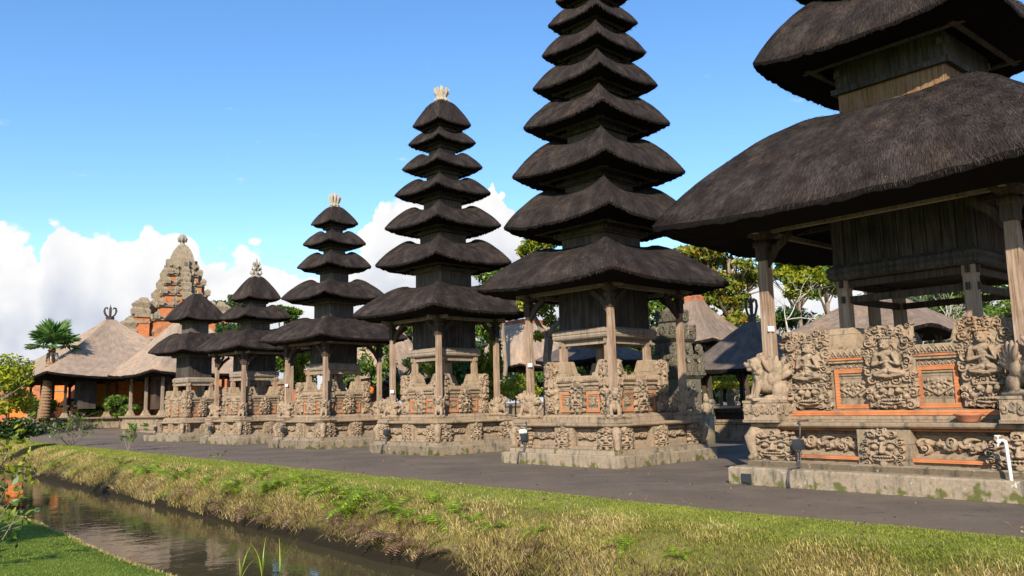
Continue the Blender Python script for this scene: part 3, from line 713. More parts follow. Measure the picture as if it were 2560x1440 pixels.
def crown_finial(kind,parent,z,r=.26,name='finial'):
    b=MB()
    if kind in('w','w2'):
        b.lathe([(r*.95,-.10),(r*.95,0),(r*.75,.05),(r*.8,.10),(r*.55,.16)],(0,0,z),12)
        nP=9
        for i in range(nP):
            a=2*math.pi*i/nP; ca,sa=math.cos(a),math.sin(a)
            if kind=='w': pts=[(r*.45,.12),(r*.5,.28),(r*.8,.44),(r*.85,.52),(r*.6,.56)]
            else: pts=[(r*.45,.12),(r*.75,.26),(r*1.0,.44),(r*.8,.56),(r*.5,.52)]
            b.tube([(q*ca,q*sa,z+h) for q,h in pts],[r*.22,r*.2,r*.22,r*.17,r*.06],6)
            b.ball((r*.8*ca,r*.8*sa,z+.10),r*.2,6,5)
        b.lathe([(r*.35,.1),(r*.3,.45),(r*.2,.6),(r*.04,.72)],(0,0,z),8)
        m=MT['finial_w']
    elif kind=='leaf':
        b.lathe([(r*1.05,-.1),(r*1.05,.04),(r*.6,.12),(r*.4,.3),(r*.3,.6),(r*.05,.95)],(0,0,z),10)
        for lv in range(3):
            for i in range(7):
                a=2*math.pi*(i+.5*lv)/7; ca,sa=math.cos(a),math.sin(a); q=r*(1.1-.22*lv); h=.12+.22*lv
                b.tube([(q*.5*ca,q*.5*sa,z+h),(q*.95*ca,q*.95*sa,z+h+.08),(q*.9*ca,q*.9*sa,z+h+.22)],[r*.2,r*.18,r*.04],5)
        m=MT['finial_g']
    elif kind=='open':
        b.lathe([(r*1.0,-.15),(r*1.05,0),(r*.8,.10),(r*.9,.25),(r*.6,.32)],(0,0,z),12)
        for i in range(6):
            a=2*math.pi*i/6+.3; ca,sa=math.cos(a),math.sin(a)
            b.tube([(q*r*ca,q*r*sa,z+h) for q,h in ((.5,.3),(1.0,.42),(1.35,.70),(1.2,.95),(.75,1.0),(.55,.85))],[r*.17,r*.15,r*.15,r*.14,r*.12,r*.06],6)
        b.tube([(0,0,z+.3),(0,0,z+.9),(0,0,z+1.25)],[r*.2,r*.16,r*.03],6); b.ball((0,0,z+1.0),r*.2,8,6)
        m=MT['finial_d']
    return b.build(name,m,parent,auto=50)

# ---------------------------------------------------------------- the tiered shrine towers
AZ0=-45.9
def side_place(parent,me,name,k,along,out,z,sc=1.0,sx=None):
    """put a relief mesh on side k (0 = right-front face, 1 = left-front face, then round the back)"""
    a=-math.pi/2*k; x,y=along,-out
    o=link(name,me,None,parent,(x*math.cos(a)-y*math.sin(a),x*math.sin(a)+y*math.cos(a),z),a)
    o.scale=(sx if sx else sc,sc,sc); return o
def rotk(p,k):
    a=-math.pi/2*k; return (p[0]*math.cos(a)-p[1]*math.sin(a),p[0]*math.sin(a)+p[1]*math.cos(a),p[2])
def sbox(b,k,along,out,z,w,d,h):
    """axis box on side k: centred along, its front face at 'out', base at z"""
    c=rotk((along,-out+d/2,z+h/2),k)
    b.box(c,(w,d,h) if k%2==0 else (d,w,h))

def meru(P,label):
    cx,cy=P['c']; rot=P['rot']; az=rad(AZ0)+rot; rz=-az
    root=thing('shrine_tower',label,'shrine tower',(cx,cy,courtz(cx,cy)-.0),rz,'tiered shrine towers in a row')
    p,b1,b2,po=P['p'],P['b1'],P['b2'],P['post']; zb=P['zb']; seed=P['seed']; big=P.get('big',False); rg=random.Random(seed)
    z0,z1,z2,z3=zb      # plinth top, ledge top, cornice top, pedestal top
    # plinth
    b=MB(); b.mould([(p,-.05),(p,z0-.03),(p-.03,z0),(b1+.13,z0+.001),(b1+.12,z0+.10),(b1+.06,z0+.12)]); b.build('plinth',MT['plinth'],root,auto=40)
    # lower storey: core with stepped mouldings, projecting piers, ledge
    H1=z1-z0
    b=MB(); c=b1-.17
    b.mould([(c+.08,z0+.10),(c+.08,z0+.18),(c,z0+.20),(c,z0+.26),(c-.07,z0+.30),(c-.12,z0+.33),(c-.12,z1-.30),(c-.08,z1-.28),(c-.08,z1-.25),(c-.04,z1-.245),(c-.04,z1-.215),(c+.01,z1-.21),(c+.01,z1-.15),(c-.02,z1-.14),(c-.02,z1-.10)])
    kw=P['kw']
    for k in range(4):
        for al,w in ((-b1+.20+.06,.46*kw),(0,kw*.98),(b1-.20-.06,.46*kw)): sbox(b,k,al,b1-.02,z0+.10,w,.25,H1-.21)
    b.build('lower_base',MT['stone2'],root,auto=30)
    b=MB(); b.mould([(b1-.03,z1-.10),(b1+.02,z1-.09),(b1+.05,z1-.06),(b1+.05,z1-.02),(b1+.03,z1),(b2,z1+.001)]); b.build('ledge',MT['stone2'],root,auto=30)
    ks=(z1-.08-z0-.06)/ (.86 if big else .80)
    K=KALA_BIG if big else KALA; corn=KCORN
    for k in range(4):
        side_place(root,K[(seed+k)%len(K)],'kala_carving',k,0,b1-.03,z0+.08,ks,ks*kw/(.86 if big else .70))
        fw=(2*b1-2*.5*kw-kw)/2
        for sg in (-1,1):
            fm=FRZ[1] if big else FRZ[0]; fl=1.45 if big else .85; fh=.30 if big else .20
            side_place(root,fm,'frieze_carving',k,sg*(kw*.5+fw*.5-.02),b1-.25,z0+(.30 if big else .34),(H1-.42)*(.80 if big else .66)/fh,fw*1.0/fl)
    # corner carvings wrap round the corner: two half faces and a projecting snout
    for k in range(4):
        o=side_place(root,corn[(seed+k)%2],'corner_carving',k,b1-.30*kw/.7,b1-.03,z0+.10,ks*.98*.82/.76*.95,kw/.78*1.02)
        o2=side_place(root,corn[(seed+k+1)%2],'corner_carving',(k-1)%4,-(b1-.30*kw/.7),b1-.03,z0+.10,ks*.98*.82/.76*.95,kw/.78*1.02)
    for k in range(4):
        sb=MB(); d=b1+.0
        f=lambda q,z:(rotk((d+q,-(d+q),z),k))
        sb.tube([f(-.12,z1-.18),f(.02,z1-.2),f(.07,z1-.34*H1),f(.05,z0+.45*H1),f(.02,z0+.25*H1),f(.10,z0+.16*H1)],[.11,.13,.12,.10,.09,.05],8); sb.build('corner_snout',MT['stone'],root,smooth=True)
    # upper storey
    H2=z2-z1; e=.06
    b=MB(); b.mould([(b2+.14,z1+.0),(b2+.14,z1+.12),(b2+.08,z1+.20),(b2+.02,z1+.21),(b2-.06,z1+.24),(b2-.06,z2-.40),(b2-.03,z2-.38),(b2-.03,z2-.27),(b2+.03,z2-.25),(b2+.03,z2-.19),(b2-.01,z2-.18),(b2-.01,z2-.17),(b2+.06,z2-.155),(b2+.06,z2-.02),(b2+.04,z2)]); b.build('upper_base',MT['stone2'],root,auto=30)
    fwid=P['fw']; cwid=P['cw2']
    gap=(2*b2-2*fwid-cwid)/2
    for k in range(4):
        for sg in (-1,1):
            fb=MB(); pb=MB()
            a0=sg*(cwid/2+gap/2); w=gap*(.98 if big else .92); zz=z1+(.235 if big else .27); hh=H2-(.60 if big else .72)
            t=.075 if big else .05
            sbox(fb,k,a0,b2-.015,zz,w,.05,t); sbox(fb,k,a0,b2-.015,zz+hh-t,w,.05,t)
            for s2 in (-1,1): sbox(fb,k,a0+s2*(w/2-t/2),b2-.017,zz+t,t,.05,hh-2*t)
            # stepped sunk panel
            for i,(q,dz) in enumerate(((.03,.0),(.045,.05),(.06,.10))):
                if hh>.45: sbox(pb,k,a0,b2-q,zz+hh-t-.05-dz,w-2*t-.003*i,.03,.03)
            sbox(pb,k,a0,b2-.052,zz+t-.003,w-2*t+.004,.04,hh-2*t+.006)
            sbox(pb,k,a0,b2-.04,zz+t,w-2*t,.03,.07); sbox(pb,k,a0,b2-.052,zz+t+.072,w-2*t,.03,.06)
            lw=w-2*t-.02; lh=min(lw*.62,hh*.42)
            side_place(root,LOZ,'lozenge_carving',k,a0,b2-.058,zz+t+.13,lh/.26,lw/.42)
            side_place(root,BND,'band_carving',k,a0,b2+.055,z2-.15,1.0,gap*1.0)
            side_place(root,BND,'band_carving',k,a0,b2-.035,z2-.36,.75,gap*.96)
            fb.build('orange_frame',MT['brick_soft'],root); pb.build('sunk_panel',MT['stone2'],root)
        pb=MB(); sbox(pb,k,0,b2+.0,z1+.16,cwid*.8,.12,H2-.33); pb.build('centre_pier',MT['stone2'],root)
        if k<2 or True:
            CEN=(FIG_BIG if big else HEAD); cm=CEN[(seed+k)%len(CEN)]; ch=1.50 if big else .62; cwm=.86 if big else .44
            zt_=z2+(.38 if big else -.05); zb_=z1+.22
            o=side_place(root,cm,'centre_carving',k,0,b2+(.0 if big else .03),zb_,(zt_-zb_)/ch,cwid*1.12/cwm); 
            if not big: o.scale=(cwid*1.25/cwm,1.1,(zt_-zb_)/ch); 
        for sg in (-1,1):
            cm=(FOL_BIG if big else FIG)[(seed+k+(sg>0))%2]; 
            if big and k==1: cm=FIG_BIG[(seed+(sg>0))%3]
            ch=(1.48 if (big and cm in FOL_BIG) else 1.50) if big else 1.15; cwm=.86 if big else .62
            zt_=z3-.04; zb_=z1+.22
            side_place(root,cm,'corner_figure_carving',k,sg*(b2-fwid/2+.06),b2-.01,zb_,(zt_-zb_)/ch,fwid*1.05/cwm)
    if big:
        ob=MB(); ob.mould([(b2+.155,z1+.115),(b2+.155,z1+.165),(b2+.10,z1+.20)]); ob.mould([(b2+.052,z2-.205),(b2+.052,z2-.165)]); ob.build('orange_course',MT['brick_soft'],root)
        ob=MB(); ob.mould([(b1-.11+.09,z0+.185),(b1-.02,z0+.235),(b1-.08,z0+.24)]); ob.mould([(b1-.095,z1-.145),(b1-.095,z1-.112)]); ob.build('orange_course',MT['brick_soft'],root)
    # corner pedestals that carry the cell posts, with leafy antefixes
    ip=P['ip']; pw=P.get('pedw',.26)
    for i in (-1,1):
        for j in (-1,1):
            b=MB(); b.mould([(pw*1.25,z2-.01),(pw*1.25,z2+.07),(pw*1.05,z2+.10),(pw*.80,z3-.03),(pw*.74,z3)],(i*(ip),j*(ip))); b.build('pedestal',MT['stone2'],root,auto=30)
    if not big:
        for k in range(4):
            for sg in (-1,1): side_place(root,FOL[(seed+k)%3],'antefix',k,sg*(b2-.10),b2+.0,z2-.06,(z3-z2+.02)/.50,.30/.42)
    # inner posts, rails, cell
    zl,zt=P['zl'],P['zt']; bx=P['box']; iw=.17 if big else .14
    for i in (-1,1):
        for j in (-1,1):
            b=MB(); b.mould([(iw*.62,z3-.01),(iw*.60,zl-.25),(iw*.66,zl-.22),(iw*.62,zl-.02)],(i*ip,j*ip)); b.build('inner_post',MT['wood'],root)
    b=MB(); frame_beam(b,ip,zl-.12,.07,.13,.16); 
    if not big: pass
    else: frame_beam(b,ip-.02,zl-.42,.07,.13,.16)
    b.build('rail',MT['wood_grey'] if not big else MT['wood_dark'],root)
    b=MB(); b.mould([(P['led']-.07,zl-.04),(P['led']-.02,zl),(P['led'],zl+.06),(P['led']-.02,zl+.10),(P['led'],zl+.12),(P['led']-.01,zl+.19),(P['led']-.07,zl+.24),(bx+.01,zl+.26)]); b.build('cell_sill',MT['wood_grey'] if not big else MT['plank'],root)
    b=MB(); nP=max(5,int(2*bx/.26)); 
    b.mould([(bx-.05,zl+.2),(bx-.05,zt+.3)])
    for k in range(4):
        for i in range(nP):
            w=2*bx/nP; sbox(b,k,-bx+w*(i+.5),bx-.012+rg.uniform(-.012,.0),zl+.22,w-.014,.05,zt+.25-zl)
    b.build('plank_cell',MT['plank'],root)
    # outer posts with brackets, eave plate
    if po:
        pw_=.15 if big else .115; zp0=P['lz']+P['lh']*.55
        for i in (-1,1):
            for j in (-1,1):
                b=MB(); b.mould([(pw_*.70,zp0),(pw_*.66,zt-.9),(pw_*.58,zt-.55),(pw_*.60,zt-.30)],(i*po,j*po)); b.build('post',MT['wood'],root)
                b=MB(); d=Vector((-i,-j,0)).normalized()
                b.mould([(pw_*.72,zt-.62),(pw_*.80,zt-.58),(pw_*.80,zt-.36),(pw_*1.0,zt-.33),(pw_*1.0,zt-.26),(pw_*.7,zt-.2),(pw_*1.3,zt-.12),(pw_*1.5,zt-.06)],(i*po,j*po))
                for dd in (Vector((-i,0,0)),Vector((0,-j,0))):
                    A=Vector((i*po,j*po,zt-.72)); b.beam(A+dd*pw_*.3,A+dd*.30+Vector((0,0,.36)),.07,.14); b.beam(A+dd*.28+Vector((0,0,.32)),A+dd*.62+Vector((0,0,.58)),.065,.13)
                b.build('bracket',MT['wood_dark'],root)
        b=MB(); frame_beam(b,po,zt-.03,.10,.11,.45); b.build('eave_plate',MT['wood_grey'],root)
        b=MB()
        for i in (-1,1): b.beam((i*.0+i*po*.5,-po,zt+.06),(i*po*.5,po,zt+.06),.08,.1)
        b.build('tie_beam',MT['wood_dark'],root)
    # roofs
    T=P['tiers']; nt=len(T)
    for i,(s,ze,zt_) in enumerate(T):
        last=i==nt-1 and P.get('apex',True); nx=T[i+1] if i+1<nt else None
        neck=P['nk'][i] if nx else .0
        b=MB(); t=(neck*1.12 if nx else P.get('ft',.16)); lift=(.045 if i else .025)*s+.02; hb=(.12*s+.03 if i else (.035 if big else .065)*s+.03) if not last else .03*s
        roof_mesh(b,s,ze-lift*.6,t,zt_-hb*.75 if nx else zt_,lift,hb,seed=seed*31+i,nside=(56 if cy<32 else 34) if s>1.5 else 30,rows=12,strands=int((2600 if big else 1700)*s*.55) if cy<32 else int(330*s),
                  lip=.022+.022*s,prof=(gprof if i else (lambda v:.86*v**1.2+.14*v**6)) if not last else (lambda v:.9*v**1.12+.1*v**6),slen=1.3/ max(s,.6))
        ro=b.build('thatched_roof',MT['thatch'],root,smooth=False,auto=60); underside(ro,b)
        if i>0 or not po:
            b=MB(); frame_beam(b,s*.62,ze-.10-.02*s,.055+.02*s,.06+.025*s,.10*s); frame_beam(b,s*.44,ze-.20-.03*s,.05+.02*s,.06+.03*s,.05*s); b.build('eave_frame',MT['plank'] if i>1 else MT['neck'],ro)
        if nx:
            zz=nx[1]
            tq=.29*nx[0] if (big and i==0) else .16*nx[0]
            b=MB(); b.mould([(neck*.98,zt_-.45),(neck*.98,zz-tq-.05)]); b.build('neck_box',MT['wood_neck'] if (big and i==0) else MT['neck'],root)
            b=MB(); b.mould([(neck*1.07,zz-tq-.05),(neck*1.08,zz-tq+.06),(neck*1.0,zz-tq+.07),(neck,zz+.1)]); b.build('neck_trim',MT['plank'] if big else MT['neck'],root)
    if P.get('fin'): crown_finial(P['fin'],root,T[-1][2]-.02,P.get('fr',.3))
    return root,rz

def wpos(P,i,j,h,z):
    az=rad(AZ0)+P['rot']; rz=-az; x,y=i*h,j*h
    return Vector((P['c'][0]+x*math.cos(rz)-y*math.sin(rz),P['c'][1]+x*math.sin(rz)+y*math.cos(rz),z)),rz
def tiers(s,z,top): return list(zip(s,z,top))
MERU=[
 dict(c=(8.171,15.925),rot=.092,big=True,p=2.89,b1=2.50,b2=1.95,post=2.226,zb=(.33,1.16,2.48,2.92),kw=.95,fw=.85,cw2=.82,ip=1.16,pedw=.30,zl=3.90,zt=4.93,box=1.30,led=1.40,lz=1.58,lh=.90,
   tiers=tiers([3.86,2.26,1.98,1.72,1.48,1.27,1.08,.92,.78,.66,.55],[5.04,8.36,10.35,12.0,13.4,14.6,15.6,16.5,17.3,18.0,18.6],[7.35,9.75,11.5,12.95,14.2,15.25,16.2,17.05,17.8,18.45,19.6]),nk=[1.06,.9,.78,.67,.58,.5,.42,.36,.3,.25],fin='w',seed=1),
 dict(c=(2.56,23.03),rot=rad(2.6),p=2.09,b1=1.80,b2=1.14,post=1.49,zb=(.30,1.07,2.30,2.72),kw=.66,fw=.42,cw2=.44,ip=.82,zl=3.33,zt=4.62,box=.90,led=1.04,lz=1.24,lh=.72,
   tiers=tiers([2.57,2.0,1.8,1.54,1.32,1.11,.96,.78,.68,.58,.48],[4.78,6.54,8.03,9.5,10.67,11.69,12.62,13.38,14.1,14.75,15.3],[6.04,7.68,9.12,10.4,11.48,12.41,13.2,13.95,14.6,15.15,16.2]),nk=[.80,.70,.62,.54,.47,.41,.35,.3,.26,.22],fin='w',seed=2),
 dict(c=(-2.45,29.2),rot=rad(1.9),p=1.88,b1=1.64,b2=1.03,post=1.30,zb=(.30,1.09,2.24,2.66),kw=.60,fw=.38,cw2=.42,ip=.74,zl=3.30,zt=4.55,box=.80,led=.92,lz=1.24,lh=.68,
   tiers=tiers([2.39,1.78,1.53,1.27,1.07,.90,.78],[4.78,6.58,7.94,9.16,10.13,11.07,11.77],[5.90,7.50,8.74,9.79,10.73,11.56,12.66]),nk=[.72,.60,.50,.42,.35,.30],fin='w',fr=.30,ft=.28,seed=3),
 dict(c=(-7.62,34.91),rot=rad(-1.9),p=1.88,b1=1.62,b2=1.03,post=1.36,zb=(.32,1.10,2.24,2.66),kw=.60,fw=.38,cw2=.42,ip=.72,zl=3.15,zt=4.25,box=.71,led=.80,lz=1.24,lh=.68,
   tiers=tiers([2.27,1.62,1.15,.98,.74],[4.42,6.2,7.53,8.54,9.44],[5.46,7.03,8.23,9.15,10.2]),nk=[.60,.44,.34,.26],fin='w2',fr=.24,ft=.20,seed=4),
 dict(c=(-12.72,40.49),rot=rad(-1.3),p=1.80,b1=1.56,b2=1.00,post=1.27,zb=(.32,1.10,2.24,2.66),kw=.58,fw=.36,cw2=.42,ip=.72,zl=3.15,zt=4.28,box=.74,led=.86,lz=1.24,lh=.68,
   tiers=tiers([2.1,1.3,.90],[4.49,6.03,7.0],[5.58,6.70,8.1]),nk=[.52,.38],fin='leaf',fr=.26,ft=.22,seed=5),
]
NAMES=['huge shrine tower at the right edge, its widest black thatch roof nearest the canal','eleven-roofed black thatch shrine tower left of the huge one, cropped at the top','seven-roofed black thatch shrine tower with a pale crown on top','five-roofed slim black thatch shrine tower with a cream crown','three-roofed black thatch shrine tower with a leafy grey finial']
SHORT=['the huge right-hand tower','the eleven-roofed tower','the seven-roofed tower','the five-roofed tower','the three-roofed tower']
lion0=None
for mi,(P,lab) in enumerate(zip(MERU,NAMES)):
    root,rz=meru(P,lab)
    zc=courtz(*P['c'])
    for (i,j,nm,dz) in ((-1,1,'left',-135),(-1,-1,'front',-45),(1,-1,'right',45),(1,1,'rear',135)):
        pos,_=wpos(P,i,j,P['post']+.05,P['lz']+zc)
        yaw=rz+rad({'left':-135,'front':-45,'right':45,'rear':135}[nm])
        lb='winged stone lion under the %s post of %s'%(nm,SHORT[mi])
        if P.get('big') : lb='large '+lb
        o=link('winged_lion_statue',LION,None,None,pos,yaw); sc=P['lh']/1.0*(1.0 if P.get('big') else .98); o.scale=(sc*(.95),sc*.95,sc)
        tag(o,lb,'statue','winged lion statues under the tower posts')
        # pedestal block under the lion belongs to the tower
        b=MB(); z1=P['zb'][1]; d=P['post']+.05; w=.36 if P.get('big') else .30
        b.mould([(w*1.06,z1-.0),(w*1.06,z1+.05),(w,z1+.06),(w,P['lz']-.06),(w*1.04,P['lz']-.05),(w*1.04,P['lz']-.004)],(i*d,j*d)); b.build('lion_block',MT['stone2'],root,auto=30)
        if P.get('big'):
            for k in range(4):
                a=-math.pi/2*k; ox,oy=rotk((0,-w,0),k)[:2]
                q=link('block_carving',FRZ[0],None,root,(i*d+ox,j*d+oy,z1+.13),a); q.scale=(2*w/.85*.98,.5,1.1)

# two-roofed tower on a tall carved altar (no outer posts)
P6=dict(c=(-17.625,45.502),rot=-.097,p=1.79,b1=1.30,b2=.95,post=0,zb=(.32,1.0,2.28,2.66),kw=.45,fw=.34,cw2=.40,ip=.66,zl=3.10,zt=4.55,box=.68,led=.80,
   tiers=tiers([1.79,1.21],[4.76,6.585],[5.90,8.02]),nk=[.52],fin=None,ft=.12,seed=6,lz=1,lh=.6)
root6,_=meru(P6,'small two-roofed dark thatch shrine tower at the far left end of the row')

# ---------------------------------------------------------------- fittings on the towers
def junction_box(P,lab,lamp=False,along=.78,sc=1.0):
    """black connection box with its cables on the left-front face of a tower base"""
    z0,z1=P['zb'][0],P['zb'][1]
    a,rz=wpos(P,-1,1,P['b1'],0); n,_=wpos(P,-1,-1,P['b1'],0)
    f=1-along; q=a+(n-a)*f; out=Vector((-math.cos(rz),-math.sin(rz),0)); al=(n-a).normalized()
    r=thing('junction_box',lab,'electrical box',q+out*.06+Vector((0,0,courtz(q.x,q.y)+z0+(z1-z0)*.52)),rz-math.pi/2,'black junction boxes on the tower bases')
    b=MB(); b.mould([(.075,-.095),(.085,-.08),(.085,.08),(.075,.095)],(0,-.10),.75); b.box((0,-.10,.0),(.19,.10,.03)); b.box((0,-.03,0),(.10,.10,.05)); b.build('casing',MT['black'],r,auto=30)
    b=MB()
    H=z0+(z1-z0)*.52
    b.tube([(.02,-.08,.09),(.03,-.06,.25),(.0,.0,z1-H-.03),(.0,-.06,z1-H+.03),(.06,.20,z1-H+.03)],.014,6)
    b.tube([(-.02,-.10,-.08),(-.02,-.10,-.2),(-.03,-.12,-H+z0+.03),(-.06,-(P['p']-P['b1'])+.02,-H+z0+.02),(-.08,-(P['p']-P['b1'])-.03,-H+.15),(-.06,-(P['p']-P['b1'])-.04,-H+.01)],.014,6)
    b.tube([(.03,-.10,-.08),(.03,-.10,-.2),(.01,-.12,-H+z0+.04),(-.03,-(P['p']-P['b1'])+.0,-H+z0+.02),(-.05,-(P['p']-P['b1'])-.03,-H+.15),(-.03,-(P['p']-P['b1'])-.04,-H+.01)],.014,6)
    b.build('cable',MT['cable'],r,smooth=True)
    if lamp:
        b=MB(); b.mould([(.07,.10),(.085,.12),(.085,.19),(.06,.21)],(-.03,-.12),.8); b.box((.02,-.19,.155),(.07,.01,.03)); b.build('lamp_head',MT['white'],r,auto=30)
    return r
junction_box(MERU[0],'black junction box with twin cables on the huge tower base, beside the elephant-like corner carving',along=.80)
junction_box(MERU[1],'black junction box with a white lamp head on the eleven-roofed tower base',True,along=.86)
for i in (2,3,4): junction_box(MERU[i],'small black junction box with a cable on the base of '+SHORT[i],along=.80)
junction_box(P6,'small dark junction box hanging on the altar of the two-roofed tower',along=.95)
# white stand pipe in front of the huge tower
pp=px(2535,1256,1); 
def ground_at(x,y,z=0.0):
    d=CR@np.array([x-1280.0,y-720.0,FPX]); t=(z-CAMH)/d[2]; return Vector((d[0]*t,d[1]*t,z))
g=ground_at(2537,1258)
r=thing('standpipe','thin white plastic standpipe with a tap in front of the huge tower plinth','pipe',g)
b=MB(); b.tube([(0,0,-.05),(-.02,0,.45),(-.04,0,.86),(-.045,.0,.90),(-.07,.02,.92),(-.12,.05,.91)],.026,8); b.build('pipe',MT['white'],r,smooth=True)
b=MB(); b.ball((-.12,.05,.90),.035,8,6); b.tube([(-.12,.05,.93),(-.13,.05,.98)],.012,6); b.tube([(-.17,.06,.985),(-.09,.04,.985)],.011,6); b.tube([(-.12,.05,.88),(-.14,.06,.82)],.016,6); b.build('tap',MT['white'],r,smooth=True)
# terracotta bowl on the ledge of the huge tower
P=MERU[0]; q,rz=wpos(P,-1,-.58,P['b2']+.34,P['zb'][1]+.004)
b=MB(); b.lathe([(.02,0),(.15,0),(.17,.03),(.24,.13),(.27,.155),(.27,.175),(.245,.175),(.22,.13),(.15,.05),(.02,.045)],(0,0,0),20); o=b.build('terracotta_bowl',MT['terra'],None,smooth=True); o.location=q; o.scale=(.82,.82,.8); tag(o,'wide terracotta bowl on the ledge of the huge tower beside the lion block','bowl')
# drain cap set in the plinth of the huge tower
q,rz=wpos(P,-1,.86,P['p'],0); n=Vector((-math.cos(rz),-math.sin(rz),0))
b=MB(); b.box((0,0,.12),(.20,.05,.18)); b.box((0,-.03,.12),(.15,.03,.13)); o=b.build('drain_cover',MT['black'],None); o.location=q+n*.01; o.rotation_euler=(0,0,rz-math.pi/2); tag(o,'small black square drain cover in the plinth of the huge tower','drain cover')
# white switch boxes with conduit on some front posts
for P,lab,z,(i,j) in ((MERU[0],'white switch box with a conduit on the left post of the huge tower',2.95,(-1,1)),(MERU[1],'white switch box with a conduit on the left post of the eleven-roofed tower',2.65,(-1,1)),(MERU[2],'white switch box on the left post of the seven-roofed tower',2.10,(-1,1)),(MERU[3],'white switch box on the left post of the five-roofed tower',2.55,(-1,1))):
    q,rz=wpos(P,i,j,P['post'],z); out=Vector((-math.cos(rz),-math.sin(rz),0))*.7+Vector((math.sin(rz),-math.cos(rz),0))*.75
    r=thing('switch_box',lab,'switch box',q+out*.11,rz-math.pi/4)
    b=MB(); b.mould([(.055,-.05),(.06,-.04),(.06,.04),(.055,.05)]); b.build('casing',MT['white'],r); b=MB(); b.tube([(.03,.05,.04),(.03,.05,.7),(.02,.05,1.3)],.012,6); b.build('conduit',MT['bark_pale'],r)
# rake leaning at the altar
g=ground_at(436,1101)
r=thing('push_broom','long pale handled broom with an orange head leaning on the altar','broom',(g.x,g.y,courtz(g.x,g.y)),rad(20))
b=MB(); b.tube([(0,0,.05),(.18,.25,.95)],.022,6); b.build('handle',MT['bark_pale'],r); b=MB(); b.box((0,0,.04),(.55,.09,.09)); b.build('head',MT['terra'],r)

# ---------------------------------------------------------------- garden pavilions
def pavilion(name,lab,c,rz,s,ry,ze,zt,t,mat,fin=None,posts=None,plat=None,ft=.2,hb=None,n_posts=(2,2),seed=0,prof=None,lip=.16,fr=.3,cap=False,wall=None,group='thatched pavilions of the inner court'):
    r=thing(name,lab,'pavilion',(c[0],c[1],c[2]),rz,group)
    b=MB(); roof_mesh(b,s,ze,t,zt,.04*s,.05*s if hb is None else hb,seed=seed,ry=ry,strands=900,lip=lip,p=14,prof=prof or (lambda v:.93*v**.96+.07*v**6),nside=26)
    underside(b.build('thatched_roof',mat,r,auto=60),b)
    if plat:
        h,z,zb=plat; b=MB(); b.mould([(h*1.04,zb),(h*1.04,zb+.2),(h,zb+.22),(h*.985,z-.2),(h*1.01,z-.18),(h*1.03,z-.1),(h*1.03,z)],ry=ry); b.build('platform',MT['stone2'],r,auto=30)
        b=MB(); b.mould([(h*1.045,z-.1),(h*1.045,z+.003),(h*.9,z+.004)],ry=ry); b.build('coping',MT['stone2'],r)
    if posts:
        h,z=posts; nx,ny=n_posts
        for i in range(nx):
            for j in range(ny):
                if 0<i<nx-1 and 0<j<ny-1: continue
                x=-h+2*h*i/(nx-1); y=(-h+2*h*j/(ny-1))*ry
                b=MB(); b.mould([(.08,z+.30),(.075,ze+.15)],(x,y)); 
                b.build('post',MT['wood_dark'] if seed%2 else MT['wood_grey'],r)
                b=MB(); b.mould([(.25,z),(.25,z+.05),(.20,z+.12),(.12,z+.34),(.10,z+.36)],(x,y)); b.build('post_foot',MT['stone2'],r)
        b=MB(); frame_beam(b,h,ze-.02,.14,.18,.2,ry); 
        for i in range(nx):
            x=-h+2*h*i/(nx-1)
            for j in (-1,1):
                for sg in (-1,1): b.beam((x,j*h*ry,ze-.6),(x+sg*.45,j*h*ry,ze-.1),.07,.12)
        b.build('eave_beam',MT['wood_dark'],r)
    if fin: crown_finial(fin,r,zt-.05,fr)
    if cap:
        b=MB(); b.mould([(t*1.0,zt-.1),(t*1.05,zt+.02),(t*.9,zt+.05),(t*.95,zt+.2),(t*.6,zt+.3)]); b.build('brick_cap',MT['brick_old'],r)
    return r
def at(x,y,Y,z=None):
    p=px(x,y,Y); return (p.x,p.y,0.0 if z is None else z)
# the big pale pavilion on the left
Y=63; pz=px(275,800,Y); eave=px(275,940,Y-4.5)
pv=pavilion('thatched_pavilion','big pale thatch pavilion with a black open crown, behind the fan palm',(pz.x,Y,0),rad(45),6.1,1.0,eave.z,pz.z,.34,MT['thatch_light'],'open',(4.1,1.25),(4.6,1.25,.2),seed=101,n_posts=(4,4),fr=.36,prof=lambda v:1.1*v**.80-.1*v)
b=MB(); b.box((-1.2,-2.4,2.05),(5.0,2.6,.14)); b.box((-1.2,-1.4,2.35),(4.2,.8,.5)); b.build('bench',MT['wood_dark'],pv); 
b=MB(); b.box((-1.2,-2.2,2.25),(3.6,1.4,.26)); b.box((-1.1,-1.8,2.62),(2.2,.9,.40)); b.box((-.9,-1.5,3.2),(1.0,.4,.9)); b.build('cloth_covered_stand',MT['gold'],pv)
b=MB(); b.box((-2.6,-3.4,2.9),(1.1,1.1,2.1)); b.build('panel',MT['plank'],pv)
